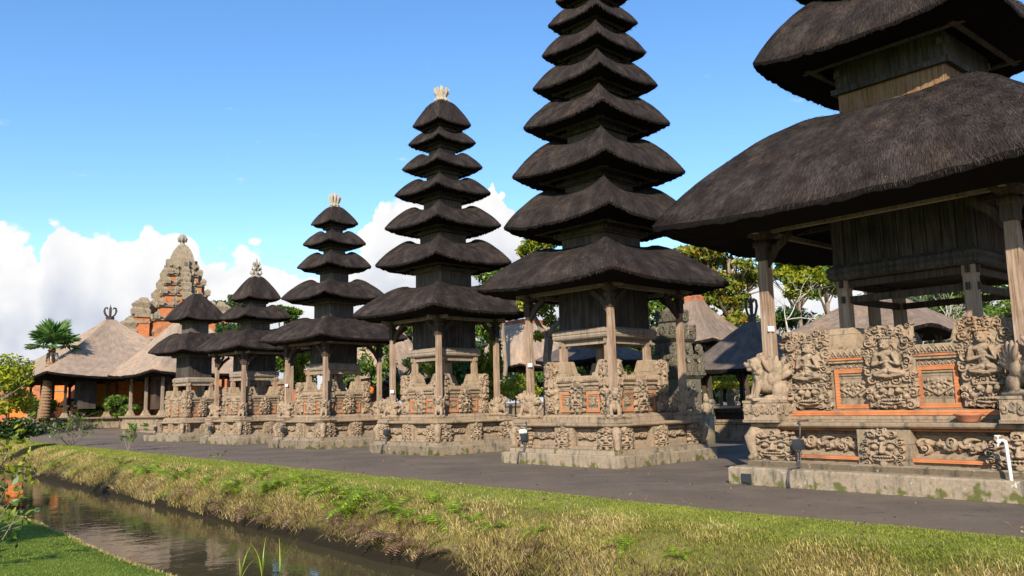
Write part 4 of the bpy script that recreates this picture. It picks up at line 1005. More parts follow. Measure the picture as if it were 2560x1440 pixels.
# second pale pavilion, in front of it
Y=54.5; pz=px(455,790,Y+2); ev=px(380,932,Y-3)
pv2=pavilion('thatched_pavilion','pale thatch kitchen pavilion half hidden behind the two-roofed tower',(px(452,900,Y).x,Y+1,0),rad(45),3.9,1.0,ev.z,pz.z,.3,MT['thatch_light'],None,(2.6,1.3),(3.0,1.3,.25),seed=102,n_posts=(3,3),prof=lambda v:1.1*v**.85-.1*v)
b=MB()
for x,w in ((-1.9,.8),(1.2,1.0)): b.box((x,-.4 if x<0 else .9,2.9),(w,w,2.4))
b.box((-.6,-2.3,2.25),(3.4,.9,.10)); b.build('shelf',MT['wood_dark'],pv2)
b=MB()
for i in range(9):
    x=-2+i*.36; b.lathe([(.02,0),(.10,0),(.16,.10),(.17,.13)],(x,-2.4+.3*(i%2),2.31),10)
for i in range(14):
    b.lathe([(.02,0),(.10,0),(.16,.10),(.17,.13)],(-1.9+.28*(i%7),-2.1,1.45+.28*(i//7)),10)
b.build('crockery',MT['white'],pv2); b=MB(); b.box((-.2,-1.6,3.25),(.9,.2,1.0)); b.build('cloth',MT['orange'],pv2)
# hut between the five- and seven-roofed towers
Y=56
e=px(960,948,Y); a=px(962,845,Y)
pavilion('thatched_hut','small pale thatch hut between the five-roofed and seven-roofed towers',(e.x,Y,0),rad(45),2.6,1.0,e.z,px(985,795,Y).z,.38,MT['thatch_light'],None,(1.7,1.5),(2.0,1.5,.0),seed=103,cap=False)
hb_=MB(); e2=px(942,980,Y-1.2); hb_.mould([(.62,.0),(.62,3.1)]); o=hb_.build('wooden_door_booth',MT['wood_dark'],None); o.location=(px(955,980,Y).x,Y,0); o.rotation_euler=(0,0,rad(45)); tag(o,'dark brown wooden booth under the small pale hut','booth')
b=MB(); b.lathe([(.05,.0),(.22,.05),(.24,.5),(.2,.6),(.05,.66)],(0,0,0),10); o=b.build('orange_lantern',MT['orange'],None,smooth=True); o.location=px(927,985,Y-2.2); tag(o,'orange cloth lantern at the small pale hut','lantern')
# hut between the seven- and eleven-roofed towers
Y=54
e=px(1315,917,Y); t_=px(1285,808,Y)
pavilion('thatched_hut','tall pale thatch hut between the seven-roofed and eleven-roofed towers',(px(1315,900,Y+1).x,Y+1,0),rad(38),2.7,1.0,e.z,t_.z,1.05,MT['thatch_light'],None,(1.8,1.5),(2.1,1.5,.0),seed=105,n_posts=(2,2),cap=True,prof=lambda v:1.0*v**1.15)
# low dark roof seen under the cell of the eleven-roofed tower
Y=36; e=px(1460,903,Y); t_=px(1475,850,Y)
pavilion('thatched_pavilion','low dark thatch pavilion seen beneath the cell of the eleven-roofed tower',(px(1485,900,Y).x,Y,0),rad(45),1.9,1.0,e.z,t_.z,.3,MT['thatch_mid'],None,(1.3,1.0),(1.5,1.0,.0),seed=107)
# right hand group
Y=46; e=px(1740,872,Y); t_=px(1722,752,Y)
pavilion('thatched_pavilion','pale steep thatch pavilion with a brick cap, right of the eleven-roofed tower',(px(1738,800,Y).x,Y,0),rad(45),2.75,1.0,px(1760,862,Y).z,t_.z,.42,MT['thatch_tan'],None,(1.9,1.2),(2.2,1.2,.0),seed=109,cap=True,prof=lambda v:1.25*v**.72-.25*v)
Y=33; e=px(1865,922,Y); t_=px(1866,806,Y)
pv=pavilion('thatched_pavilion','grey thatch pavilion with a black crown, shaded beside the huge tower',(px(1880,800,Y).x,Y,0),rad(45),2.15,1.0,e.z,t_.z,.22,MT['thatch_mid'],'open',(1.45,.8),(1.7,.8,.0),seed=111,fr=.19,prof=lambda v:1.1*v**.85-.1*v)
b=MB(); b.box((0,0,1.12),(2.6,2.6,.14)); b.box((0,0,1.0),(2.4,2.4,.4)); b.build('bench',MT['wood_dark'],pv)
Y=40; e=px(2200,838,Y); t_=px(2216,728,Y)
pavilion('thatched_pavilion','broad pale thatch pavilion behind the huge tower',(px(2205,800,Y).x,Y,0),rad(45),3.55,1.0,e.z,t_.z,.35,MT['thatch_tan'],None,(2.5,1.0),(2.9,1.0,.0),seed=113,n_posts=(3,3),prof=lambda v:1.1*v**.82-.1*v)

# ---------------------------------------------------------------- carved stone shrine behind the eleven-roofed tower
def stone_candi():
    Y=31.5; c=px(1690,1000,Y); r=thing('stone_shrine','dark grey carved stone shrine with leafy crests right of the eleven-roofed tower','shrine',(c.x,Y,0),rad(40))
    b=MB()
    b.mould([(1.45,0),(1.45,.35),(1.35,.4),(1.25,.42),(1.25,.75),(1.38,.8),(1.38,.95),(1.1,1.0),(1.1,1.25),(1.0,1.3),(.92,1.32),(.92,2.35),(1.02,2.42),(1.10,2.5),(1.10,2.62),(.95,2.66),(.85,2.7),(.85,3.0),(.95,3.06),(1.02,3.12),(1.02,3.25),(.7,3.3),(.66,3.32),(.66,3.75),(.75,3.8),(.84,3.88),(.84,4.0),(.55,4.05),(.5,4.5),(.6,4.56),(.6,4.66),(.35,4.7),(.3,5.0),(.12,5.2)]); b.build('body',MT['stone_dark'],r,auto=30); r.scale=(.74,.74,1.0)
    for lv,(h,z,sc) in enumerate(((1.30,.98,.9),(1.02,2.5,1.1),(.98,3.12,.95),(.78,3.9,.9),(.55,4.6,.7))):
        for k in range(4):
            for al in (-.82,0,.82):
                o=side_place(r,FOL[(lv+k)%3],'crest_carving',k,al*h,h,z,sc*1.05,sc*1.0); o.data.materials[0]
    for k in range(4): side_place(r,KALA[k%3],'kala_carving',k,0,.93,1.35,1.2)
    # the crests are greyer than the towers' carvings: give this shrine its own copies
    seen={}
    for o in r.children:
        if o.name.startswith(('crest','kala')):
            m=o.data
            if m.name not in seen:
                m2=m.copy(); m2.materials.clear(); m2.materials.append(MT['stone_dark']); seen[m.name]=m2
            o.data=seen[m.name]
    # small guardian figures at its foot
stone_candi()
for x,y,Y,lab in ((1683,1040,27.5,'small mossy stone guardian nearest the grey carved shrine foot'),(1765,1015,30,'squat stone guardian right of the grey carved shrine')):
    p=px(x,y,Y); b=MB(); b.mould([(.22,-p.z),(.22,-.3),(.17,-.28)]); 
    for c,rr in (((0,0,-.08),(.17,.15,.24)),((0,-.04,.24),(.11,.11,.13)),((0,-.02,.36),(.09,.09,.10)),((.15,-.06,-.05),(.06,.1,.12)),((-.15,-.06,-.05),(.06,.1,.12)),((.1,-.14,-.24),(.08,.14,.07)),((-.1,-.14,-.24),(.08,.14,.07))): b.ball(c,rr)
    o=b.build('stone_guardian',MT['stone_grey'],None,smooth=True); o.location=p; tag(o,lab,'statue')

# ---------------------------------------------------------------- brick gate tower
def gate_tower():
    Y=76.0; c=px(443,1000,Y); r=thing('gate_tower','tall orange brick gate tower with grey stone crests rising behind the thatch','gate tower',(c.x,Y,0),rad(45-8))
    zof=lambda y: px(443,y,Y).z
    m=Y/FPX
    lev=[  # photo y of the bottom and top of each storey, half width in px, ornaments
      (1000,866,118),(864,806,98),(804,772,82),(770,742,68),(740,716,56),(714,692,46)]
    bb=MB(); cb=MB(); orn=MB(); pan=MB()
    def cornice(h,z,t): cb.mould([(h+.05,z),(h+.18*t,z+.10*t),(h+.34*t,z+.16*t),(h+.34*t,z+.30*t),(h+.22*t,z+.34*t),(h+.05,z+.36*t)])
    prev=None
    for i,(y0,y1,hw) in enumerate(lev):
        h=hw*m/1.42; za,zb=zof(y0),zof(y1); H=zb-za
        bb.mould([(h,za),(h,zb)]); cornice(h,zb-.20,.55)
        if i>0: cb.mould([(h+.1,za-.0),(h+.1,za+.16),(h+.02,za+.2)])
        # corner merlons and mid crest
        for k in range(4):
            for al in (1,):
                p=rotk((al*(h+.12),-(h+.12),zb),k); s=.22 if i else .30
                orn=MB(); orn.mould([(s*.9,zb-.02),(s,zb+.08),(s*.8,zb+.13),(s*1.1,zb+.30),(s*.9,zb+.45),(s*.4,zb+.58)],(p[0],p[1])); orn.build('crest_stone',MT['stone_grey'],r,auto=40)
            p=rotk((0,-(h+.16),zb),k); orn=MB(); orn.mould([(.38,zb-.5),(.42,zb+.05),(.30,zb+.2),(.34,zb+.45),(.12,zb+.75)],(p[0],p[1])); orn.build('crest_stone',MT['stone_grey'],r,auto=40)
            for al in (-.5,.5):
                o=rotk((al*h,-(h+.02),za+H*.5),k); a=-math.pi/2*k
                ax=Matrix.Rotation(a,3,'Z')@Matrix.Rotation(rad(45),3,'Y'); pan=MB(); pan.box(o,(.52,.12,.52),ax=ax)
                ax2=ax; pan.box(rotk((al*h,-(h+.08),za+H*.5),k),(.28,.12,.28),ax=ax); pan.build('lozenge_block',MT['stone_grey'],r)
            # statue-like finials along the step
            for al in (-.45,.45):
                p=rotk((al*h*1.25,-(h+.22),zb),k); orn=MB(); orn.ball((p[0],p[1],zb+.16),(.14,.14,.22)); orn.ball((p[0],p[1],zb+.42),.10); orn.build('guardian_figure',MT['stone_grey'],r,smooth=True)
    # pilaster bands and a tall carved door surround
    za,zb=zof(1000),zof(870); h=118*m/1.42
    for k in range(4):
        for z in np.arange(za+.5,zb,.75):
            for al in (-.78,.78):
                p=rotk((al*h,-(h+.05),z),k); cb.box(p,(.9,.22,.16) if k%2==0 else (.22,.9,.16))
        sbox(cb,k,0,h+.28,za,1.9,.5,(zb-za)*.86)
        pan=MB(); sbox(pan,k,-.0,h+.34,za,.85,.2,(zb-za)*.62); pan.build('door_panel',MT['stone_grey'],r)
        h2=98*m/1.42; orn=MB(); sbox(orn,k,0,h2+.12,zof(862),1.1,.3,zof(800)-zof(862)); sbox(orn,k,0,h2+.2,zof(862),.7,.3,zof(815)-zof(862)); orn.build('door_surround',MT['stone2'],r)
    # dome
    zd0,zd1=zof(690),zof(616); hd=40*m/1.18
    prof=[(hd*1.15,zd0),(hd*1.18,zd0+.25),(hd*1.0,zd0+.3)]+[(q*m/1.3,zof(y)) for q,y in ((38,684),(35,670),(32,655),(28,640),(22,627),(15,618),(9,613))]
    dm=MB(); dm.mould(prof); dm.build('dome',MT['stone_grey'],r,auto=35)
    for k in range(4):
        sbox(cb,k,0,hd+.10,zd0+.2,.62,.5,1.25); pan=MB(); sbox(pan,k,0,hd+.14,zd0+.4,.25,.2,.7); pan.build('niche',MT['stone_dark'],r)
        for al in (-.62,.62):
            ax=Matrix.Rotation(-math.pi/2*k,3,'Z')@Matrix.Rotation(rad(45),3,'Y'); pan=MB(); pan.box(rotk((al*hd,-(hd*.98),zd0+.75),k),(.42,.2,.42),ax=ax); pan.build('lozenge_block',MT['stone_grey'],r)
    fb=MB(); zt=zof(612); fb.lathe([(.42,-.15),(.42,.0),(.22,.1),(.2,.35),(.32,.45),(.36,.65),(.34,.85),(.2,1.0),(.08,1.06)],(0,0,zt-.1),14)
    for i in range(7):
        a=2*math.pi*i/7; fb.tube([(.3*math.cos(a),.3*math.sin(a),zt+.25),(.38*math.cos(a),.38*math.sin(a),zt+.55),(.2*math.cos(a),.2*math.sin(a),zt+.9)],[.08,.09,.04],6)
    fb.build('finial',MT['finial_g'],r,smooth=True)
    # stepped wings
    wv=Vector((-math.cos(0),0,0))
    for sg in (-1,1):
        for i,(dx,y1,w) in enumerate(((3.5,800,.95),(4.6,850,.95))):
            z=zof(y1); orn=MB()
            for axis in (0,):
                cx_=sg*dx
                bb.box((cx_,0,z/2-.01*i),(w*2*.62,2.4-.3*i,z)); cb.box((cx_,0,z+.14),(w*2*.7,2.7-.3*i,.28)); cb.box((cx_,0,z-.45),(w*2*.66,2.55-.3*i,.2))
                orn.mould([(.5,z+.25),(.55,z+.6),(.4,z+.8),(.55,z+1.3),(.25,z+1.8)],(cx_-sg*.1,-.8)); orn.mould([(.4,z+.25),(.45,z+.7),(.3,z+.9),(.4,z+1.2),(.1,z+1.5)],(cx_+sg*.45,-.9))
                orn.build('wing_crest',MT['stone_grey'],r,auto=40)
                for zz in (z*.55,z*.8): pan=MB(); pan.box((cx_,-1.2+.15*i-.02,zz),(.5,.2,.5),ax=Matrix.Rotation(rad(45),3,'Y')); pan.build('lozenge_block',MT['stone_grey'],r)
    bb.build('brick_body',MT['brick_tower'],r); cb.build('cornice',MT['stone_grey'],r,auto=30)
gate_tower()
# boundary wall of the inner court
def wall(lab,a,b_,zt,th=.5,name='brick_wall',base=0.0,mat='brick',piers=4):
    a=Vector(a);b2=Vector(b_); d=(b2-a); L=d.length; ang=math.atan2(d.y,d.x); r=thing(name,lab,'wall',((a+b2)/2).to_tuple()[:2]+(base,),ang)
    b=MB(); b.box((0,0,zt/2),(L,th,zt)); 
    b.build('brick_face',MT[mat],r)
    b=MB(); b.box((0,0,zt+.10),(L+.1,th+.3,.2)); b.box((0,0,zt+.28),(L,th+.05,.16)); b.box((0,0,zt-.5),(L,th+.12,.10)); b.box((0,0,.3),(L,th+.2,.6)); b.build('coping',MT['stone_grey'],r)
    b=MB()
    for i in range(piers+1):
        x=-L/2+L*i/piers; b.box((x,0,zt*.55),(.9,th+.4,zt*1.1)); b.box((x,0,zt*1.1+.15),(1.2,th+.7,.3)); b.box((x,0,zt*1.1+.42),(.8,th+.3,.25))
    b.build('pier',MT['brick_old'],r); return r
wall('orange brick court wall with grey coping behind the big pale pavilion',px(20,1000,69).xy.to_3d(),px(560,1000,66).xy.to_3d(),3.9,piers=6)
wall('low weathered red brick wall with an orange pier behind the five-roofed tower',px(600,1000,60).xy.to_3d(),px(757,1000,55).xy.to_3d(),3.2,mat='brick_old',piers=1)

# ---------------------------------------------------------------- plants
def leaf_cloud(b,centers,n,size,rg,asp=.45,flat=.0,out=.5,droop=0.0):
    """leaf-shaped quads scattered through clumps (cx,cy,cz,rx,ry,rz)"""
    V=np.zeros((n*4,3)); w=np.array([c[3]*c[4]*c[5] for c in centers])**.66; w/=w.sum(); ci=rg.choice(len(centers),n,p=w); C=np.array(centers)[ci]
    d=rg.normal(size=(n,3)); d/=np.linalg.norm(d,axis=1)[:,None]; rad_=rg.random(n)**(.42); pos=C[:,:3]+d*C[:,3:6]*rad_[:,None]
    nrm=rg.normal(size=(n,3))*.8+d*out; nrm[:,2]+=flat; nrm/=np.linalg.norm(nrm,axis=1)[:,None]
    a=np.cross(nrm,rg.normal(size=(n,3))); a/=np.linalg.norm(a,axis=1)[:,None]; a[:,2]-=droop; a/=np.linalg.norm(a,axis=1)[:,None]
    c=np.cross(nrm,a); c/=np.maximum(np.linalg.norm(c,axis=1)[:,None],1e-6)
    L=(size*rg.uniform(.6,1.3,n))[:,None]; W=L*asp
    V=np.stack([pos-a*L*.5,pos+c*W*.5+a*L*.05,pos+a*L*.5,pos-c*W*.5+a*L*.05],1).reshape(-1,3)
    F=np.arange(n*4).reshape(n,4); return V,F
def clumps(c,r,n,rg,frac=.42,sq=.75):
    out=[]
    for i in range(n):
        d=rg.normal(size=3); d/=np.linalg.norm(d); q=rg.uniform(.35,.85)
        f=rg.uniform(.6,1.25)*frac
        out.append((c[0]+d[0]*r[0]*q,c[1]+d[1]*r[1]*q,c[2]+d[2]*r[2]*q,r[0]*f,r[1]*f,r[2]*f*sq))
    return out
def tree(name,lab,cat,base,top,crown_c,crown_r,n,size,mat,seed,trunk=.2,bark='bark',ncl=16,limbs=7,group=None,asp=.45,frac=.42,flat=0.,droop=0.,twigs=0):
    rg=np.random.default_rng(seed); r=thing(name,lab,cat,base,0,group); B=Vector(base)
    cc=Vector(crown_c)-B; cl=clumps(cc,crown_r,ncl,rg,frac)
    V,F=leaf_cloud(None,cl,n,size,rg,asp,flat,.5,droop); me=rawmesh('crown',V,F); link('crown',me,MT[mat],r)
    b=MB(); T=Vector(top)-B
    mid=T*.5+Vector((rg.normal(0,.05),rg.normal(0,.05),0))*T.length
    b.tube([(0,0,-.2),T*.25+mid*.1,mid,T],[trunk*1.25,trunk*1.05,trunk*.9,trunk*.7],8)
    for i in range(limbs):
        e=Vector(cl[i%len(cl)][:3]); s=T*float(rg.uniform(.75,1.0)); m=(s+e)/2+Vector(rg.normal(0,.08,3))*(e-s).length+Vector((0,0,.1*(e-s).length))
        b.tube([s,m,e],[trunk*.5,trunk*.32,trunk*.1],6)
        for _ in range(twigs):
            e2=e+Vector(rg.normal(0,.5,3))*Vector(crown_r).length*.35; b.tube([m,(m+e2)/2+Vector(rg.normal(0,.1,3)),e2],[trunk*.2,trunk*.12,trunk*.04],5)
    b.build('trunk',MT[bark],r,smooth=True); return r
def bush(lab,x,y,Y,rx,rz_,n,size,mat,seed,cat='bush',name='bush',asp=.45,z=None,group=None,ncl=9,flat=0.):
    c=px(x,y,Y); base=(c.x,c.y,courtz(c.x,c.y)); return tree(name,lab,cat,base,(c.x,c.y,max(c.z-.2,.3)),c,(rx,rx,rz_),n,size,mat,seed,.05,'bark',ncl,6,group,asp,.5,flat)
PW=lambda pxl,Y:pxl*Y/FPX
# far feathery tree behind the three-roofed tower
Y=92; c=px(575,768,Y); tree('feathery_tree','feathery grey-green tree beyond the brick gate, behind the three-roofed tower','tree',(c.x,Y,0),(c.x+.5,Y,c.z-3),c,(PW(75,Y),3,PW(40,Y)),5200,.55,'leaf_soft',201,.3,ncl=22,frac=.26,flat=1.2,limbs=9)
Y=94; c=px(715,785,Y); tree('feathery_tree','smaller feathery green treetop between the three-roofed and five-roofed towers','tree',(c.x,Y,0),(c.x,Y,c.z-2),c,(PW(42,Y),2,PW(30,Y)),2600,.55,'leaf_green',202,.3,ncl=14,frac=.3,flat=1.2)
Y=70; c=px(575,850,Y); tree('garden_tree','dark leafy tree top showing under the roofs of the three-roofed tower','tree',(c.x,Y,0),(c.x,Y,c.z-1.5),c,(PW(60,Y),2,PW(45,Y)),2600,.4,'leaf_dark',203,.2)
# yellow-green tree just behind the eleven-roofed tower with the forked trunk
Y=26.6; c0=px(1370,1058,Y); fk=px(1373,845,Y)
rg=np.random.default_rng(204); r=thing('forked_tree','sunlit yellow-green tree with a bare forked trunk behind the eleven-roofed tower','tree',(c0.x,Y,0)); B=Vector((c0.x,Y,0))
cl=[]
for x,y,dy,rr in ((1330,612,.8,.42),(1372,600,.6,.45),(1310,628,1.2,.3),(1358,770,.2,.40),(1376,800,.3,.30),(1395,740,.5,.5),(1370,660,.8,.55),(1330,680,1.0,.5),(1390,690,1.3,.55),(1385,835,.9,.3),(1315,760,1.3,.35),(1345,840,1.2,.25)):
    p=px(x,y,Y+dy)-B; cl.append((p.x,p.y,p.z,rr,rr,rr*.75))
V,F=leaf_cloud(None,cl,7000,.15,rg,.4,.3,.4,.2); link('crown',rawmesh('crown',V,F),MT['leaf_yellow'],r)
b=MB(); f=fk-B; b.tube([(0,0,-.1),(.0,0,1.2),(.03,0,f.z-.6),f],[.15,.14,.135,.15],9)
e1=px(1332,785,Y+.2)-B; e2=px(1408,795,Y+.2)-B; b.tube([f,f+Vector((-.25,.1,.3)),e1,e1+Vector((-.3,.3,1.2))],[.11,.085,.07,.04],7); b.tube([f,f+Vector((.15,.1,.35)),e2,e2+Vector((-.1,.4,1.6))],[.12,.10,.09,.05],7)
b.build('trunk',MT['bark'],r,smooth=True)
Y=50; c=px(1250,700,Y); tree('garden_tree','leafy treetop in the gap above the hut roof right of the seven-roofed tower','tree',(c.x,Y,0),(c.x,Y,c.z-1.5),c,(PW(62,Y),1.6,PW(42,Y)),2600,.26,'leaf_green',205,.15)
# vine-like tree right of the seven-roofed tower
Y=33.5; c=px(1225,905,Y); tree('slender_tree','slender yellow-green leafy tree against the tall pale hut','tree',(c.x,Y,0),(c.x,Y,c.z),c,(PW(34,Y),.6,PW(112,Y)),3000,.24,'leaf_yellow',206,.06,ncl=18,frac=.38,droop=.4)
for i,(x,y,Y,rx,rz_,n,sz,mat,lab) in enumerate((
  (1150,930,36,.85,1.1,2200,.22,'leaf_green','green bush showing between the legs of the seven-roofed tower'),
  (1290,965,47,1.7,.8,2600,.20,'leaf_yellow','yellow-green bush left of the forked trunk beneath the tall pale hut'),
  (1395,955,48,1.5,.9,2200,.22,'leaf_green','green bush behind the forked trunk'),
  (1075,900,52,1.6,1.1,2200,.3,'leaf_dark','dark bush between the small pale hut and the seven-roofed tower'),
  (1025,770,60,2.1,1.7,2400,.34,'leaf_green','rounded green treetop above the small pale hut'),
  (755,920,44,.8,1.9,2400,.24,'leaf_yellow','tall reddish green croton bush left of the five-roofed tower'),
  (718,895,58,1.6,1.2,1800,.3,'leaf_green','green bush above the low weathered wall'),
  (835,935,46,1.4,1.0,2200,.26,'leaf_green','green bush showing between the legs of the five-roofed tower'),
  (930,900,50,1.2,1.8,2000,.28,'leaf_green','green tree beside the five-roofed tower roof edge'),
  (300,1015,58,1.5,.75,2200,.24,'leaf_green','round clipped green bush in the big pale pavilion'),
  (230,1035,60,1.2,.55,1500,.24,'leaf_green','low green bush at the back of the big pale pavilion'),
  (85,1015,58,1.5,1.1,2200,.26,'leaf_green','bright green bush just left of the fan palm'),
  (25,975,50,2.3,1.7,3200,.30,'leaf_yellow','yellow-green leafy bush at the left edge before the brick wall'),
  (20,1070,40,1.6,.7,2200,.24,'leaf_dark','low dark bush at the left edge by the canal end'),
  (1850,960,48,3.2,.5,3200,.20,'leaf_yellow','clipped yellow hedge behind the shaded grey pavilion'),
  (1865,925,52,3.0,1.0,2600,.28,'leaf_green','leafy green bush behind the clipped yellow hedge'),
  (2260,800,50,3.2,2.2,3000,.34,'leaf_soft','pale grey-green shrubbery behind the broad pale pavilion'),
  (2420,760,46,2.3,2.2,4200,.30,'leaf_green','leafy green tree seen under the cell of the huge tower'),
  (2555,745,48,2.4,2.4,2600,.30,'leaf_green','leafy green tree at the right frame edge behind the huge tower'),
  (1640,905,44,1.0,1.0,1500,.24,'leaf_dark','dark bush behind the grey carved shrine'),
  (1440,920,40,1.5,.8,1800,.22,'leaf_green','green bush seen through the legs of the eleven-roofed tower'),
  )):
    bush(lab,x,y,Y,rx,rz_,n,sz,mat,300+i)
# big tree with turning leaves
Y=52; c=px(1800,665,Y); tree('turning_tree','tall tree with orange turning leaves right of the eleven-roofed tower','tree',(px(1822,900,Y).x,Y,0),px(1828,760,Y),c,(PW(155,Y),2.6,PW(116,Y)),10500,.36,'leaf_orange',210,.30,ncl=26,frac=.30,limbs=12,droop=.5,twigs=2)
c=px(1800,790,Y); tree('turning_tree','low bough tree with turning leaves just left of the black crown','tree',(c.x,Y+1,0),(c.x,Y+1,c.z-.8),c,(PW(95,Y),1.4,PW(55,Y)),3000,.34,'leaf_orange',211,.1,ncl=12,frac=.3,droop=.5)
Y=58; c=px(1985,665,Y); tree('garden_tree','open branched tree between the left post and the cell of the huge tower','tree',(c.x,Y,0),(c.x,Y,c.z-1.8),c,(PW(100,Y),2.2,PW(70,Y)),5200,.30,'leaf_orange',212,.14,ncl=16,frac=.28,limbs=14,twigs=3)
c=px(2062,700,Y+5); tree('garden_tree','dense bright green tree against the cell of the huge tower','tree',(c.x,Y+5,0),(c.x,Y+5,c.z-1),c,(PW(62,Y),2,PW(62,Y)),3000,.34,'leaf_green',213,.2)
Y=50; c=px(1995,690,Y); tree('garden_tree','full yellow-green tree in the gap beside the left post of the huge tower','tree',(c.x,Y,0),(c.x,Y,c.z-1.2),c,(PW(85,Y),1.6,PW(75,Y)),5200,.28,'leaf_yellow',216,.12,ncl=18,frac=.34)
Y=44; c=px(1955,805,Y); bush('dark glossy bush between the left post and the broad pale pavilion',1950,800,Y,1.1,.8,1700,.28,'leaf_dark',214)
def bare_tree(lab,base,reach,seed,mat='bark_pale',r0=.09,depth=5,up=.55):
    rg=np.random.default_rng(seed); r=thing('bare_tree',lab,'tree',base); b=MB()
    def grow(p,d,L,rr,k):
        pts=[p]; q=p
        for i in range(3):
            d=(d+Vector(rg.normal(0,.22,3))).normalized(); d=(d+Vector((0,0,up*.12))).normalized(); q=q+d*L/3; pts.append(q)
        b.tube(pts,[rr,rr*.9,rr*.8,rr*.68],5)
        if k>0:
            for _ in range(3 if k>2 else 2): 
                dd=(d+Vector(rg.normal(0,.62,3))).normalized(); grow(q,dd,L*.74,rr*.62,k-1)
    grow(Vector((0,0,-.1)),Vector((0,0,1)),reach,r0,depth); b.build('trunk',MT[mat],r,smooth=True); return r
Y=42; p=px(2000,850,Y); bare_tree('pale bare frangipani right of the left post of the huge tower',(p.x,Y,p.z-2.2),2.0,401)
p=px(2330,850,Y+5); bare_tree('pale bare frangipani over the broad pale pavilion roof',(p.x,Y+5,1.6),2.2,402,depth=6)
p=px(1835,965,47); bare_tree('small pale bare frangipani behind the shaded grey pavilion',(p.x,47,.5),1.0,403,depth=4,r0=.07)
# cordyline and strap plants
def strap_plant(lab,p,n,L,w,mat,seed,cat='plant',name='strap_leaf_plant',group=None,spread=1.0,seg=5,up=1.0):
    rg=np.random.default_rng(seed); V=[];F=[]
    for i in range(n):
        a=rg.uniform(0,6.283); e=rg.uniform(.25,1.25)*spread; d=np.array([math.cos(a)*e,math.sin(a)*e,up]); d/=np.linalg.norm(d); pnt=np.array([0,0,rg.uniform(0,L*.25)]); sd=np.array([-math.sin(a),math.cos(a),0]); l=L*rg.uniform(.7,1.1); o=len(V)
        for k in range(seg+1):
            f=k/seg; ww=w*(1-abs(f-.35)/.68)*.5 if k<seg else .002
            V+=[pnt-sd*max(ww,.002),pnt+sd*max(ww,.002)]; pnt=pnt+d*l/seg; d=d+np.array([0,0,-.22]); d/=np.linalg.norm(d)
        for k in range(seg): q=o+2*k; F.append((q,q+1,q+3,q+2))
    o=link(name,rawmesh(name,V,F),MT[mat]); o.location=p; return tag(o,lab,cat,group)
Y=37; p=px(1000,945,Y); strap_plant('dark broad-bladed cordyline between the small pale hut and the seven-roofed tower',(p.x,Y,p.z-.9),46,1.9,.16,'leaf_dark',501,spread=1.3)
p=px(1080,905,34); strap_plant('green palm-like plant behind the seven-roofed tower legs',(p.x,34,p.z-.8),30,1.3,.12,'leaf_yellow',502)
# fan palm
def fan_palm():
    Y=57.0; g=px(105,1074,Y); r=thing('fan_palm','stout fan palm with stiff blue-green fans left of the big pale pavilion','palm',(g.x,Y,g.z))
    m=Y/FPX; H=(1074-868)*m; rg=np.random.default_rng(5); b=MB()
    pts=[(0,0,-.2),(.05,0,.25*H),(.22,0,.55*H),(.38,0,.85*H),(.42,0,1.0*H)]; b.tube(pts,[.42,.36,.29,.25,.21],14); 
    for i in range(26):
        z=H*(i+.5)/27; x=.42*z/H; b.lathe([(.415-.18*z/H,-.05),(.43-.18*z/H,0),(.40-.18*z/H,.05)],(x*.95,0,z),12)
    b.build('trunk',MT['palm_bark'],r,smooth=True)
    V=[];F=[]; top=np.array([.42,0,H])
    for i in range(17):
        a=rg.uniform(0,6.283); el=rg.uniform(-.05,1.5); d=np.array([math.cos(a)*math.cos(el),math.sin(a)*math.cos(el),math.sin(el)]); L0=rg.uniform(.55,.95); c=top+d*L0
        sd=np.cross(d,[0,0,1]); sd/=np.linalg.norm(sd); up=np.cross(sd,d); R=rg.uniform(1.0,1.38); nb=26
        o=len(V); V+=[tuple(top),tuple(top+sd*.05),tuple(c)]; F.append((o,o+1,o+2))
        for k in range(nb):
            t=(k/(nb-1)-.5)*rad(240); t2=(.5/(nb-1))*rad(240)
            def dirv(tt): return d*math.cos(tt)+sd*math.sin(tt)
            fold=up*(.06 if k%2 else -.06)
            o=len(V); q=dirv(t); V+=[tuple(c),tuple(c+dirv(t-t2)*R*.62+fold),tuple(c+q*R+up*rg.normal(-.12,.1)),tuple(c+dirv(t+t2)*R*.62-fold)]; F+=[(o,o+1,o+2),(o,o+2,o+3)]
    link('fan_leaves',rawmesh('fan_leaves',V,F),MT['leaf_fan'],r)
    b=MB()
    for i in range(8):
        a=rg.uniform(0,6.28); b.tube([(.40,0,H-.6),(.40+.35*math.cos(a),.35*math.sin(a),H-.5),(.40+.5*math.cos(a),.5*math.sin(a),H-1.1)],[.06,.07,.03],5)
    b.build('dead_leaf_bases',MT['bark_pale'],r)
fan_palm()
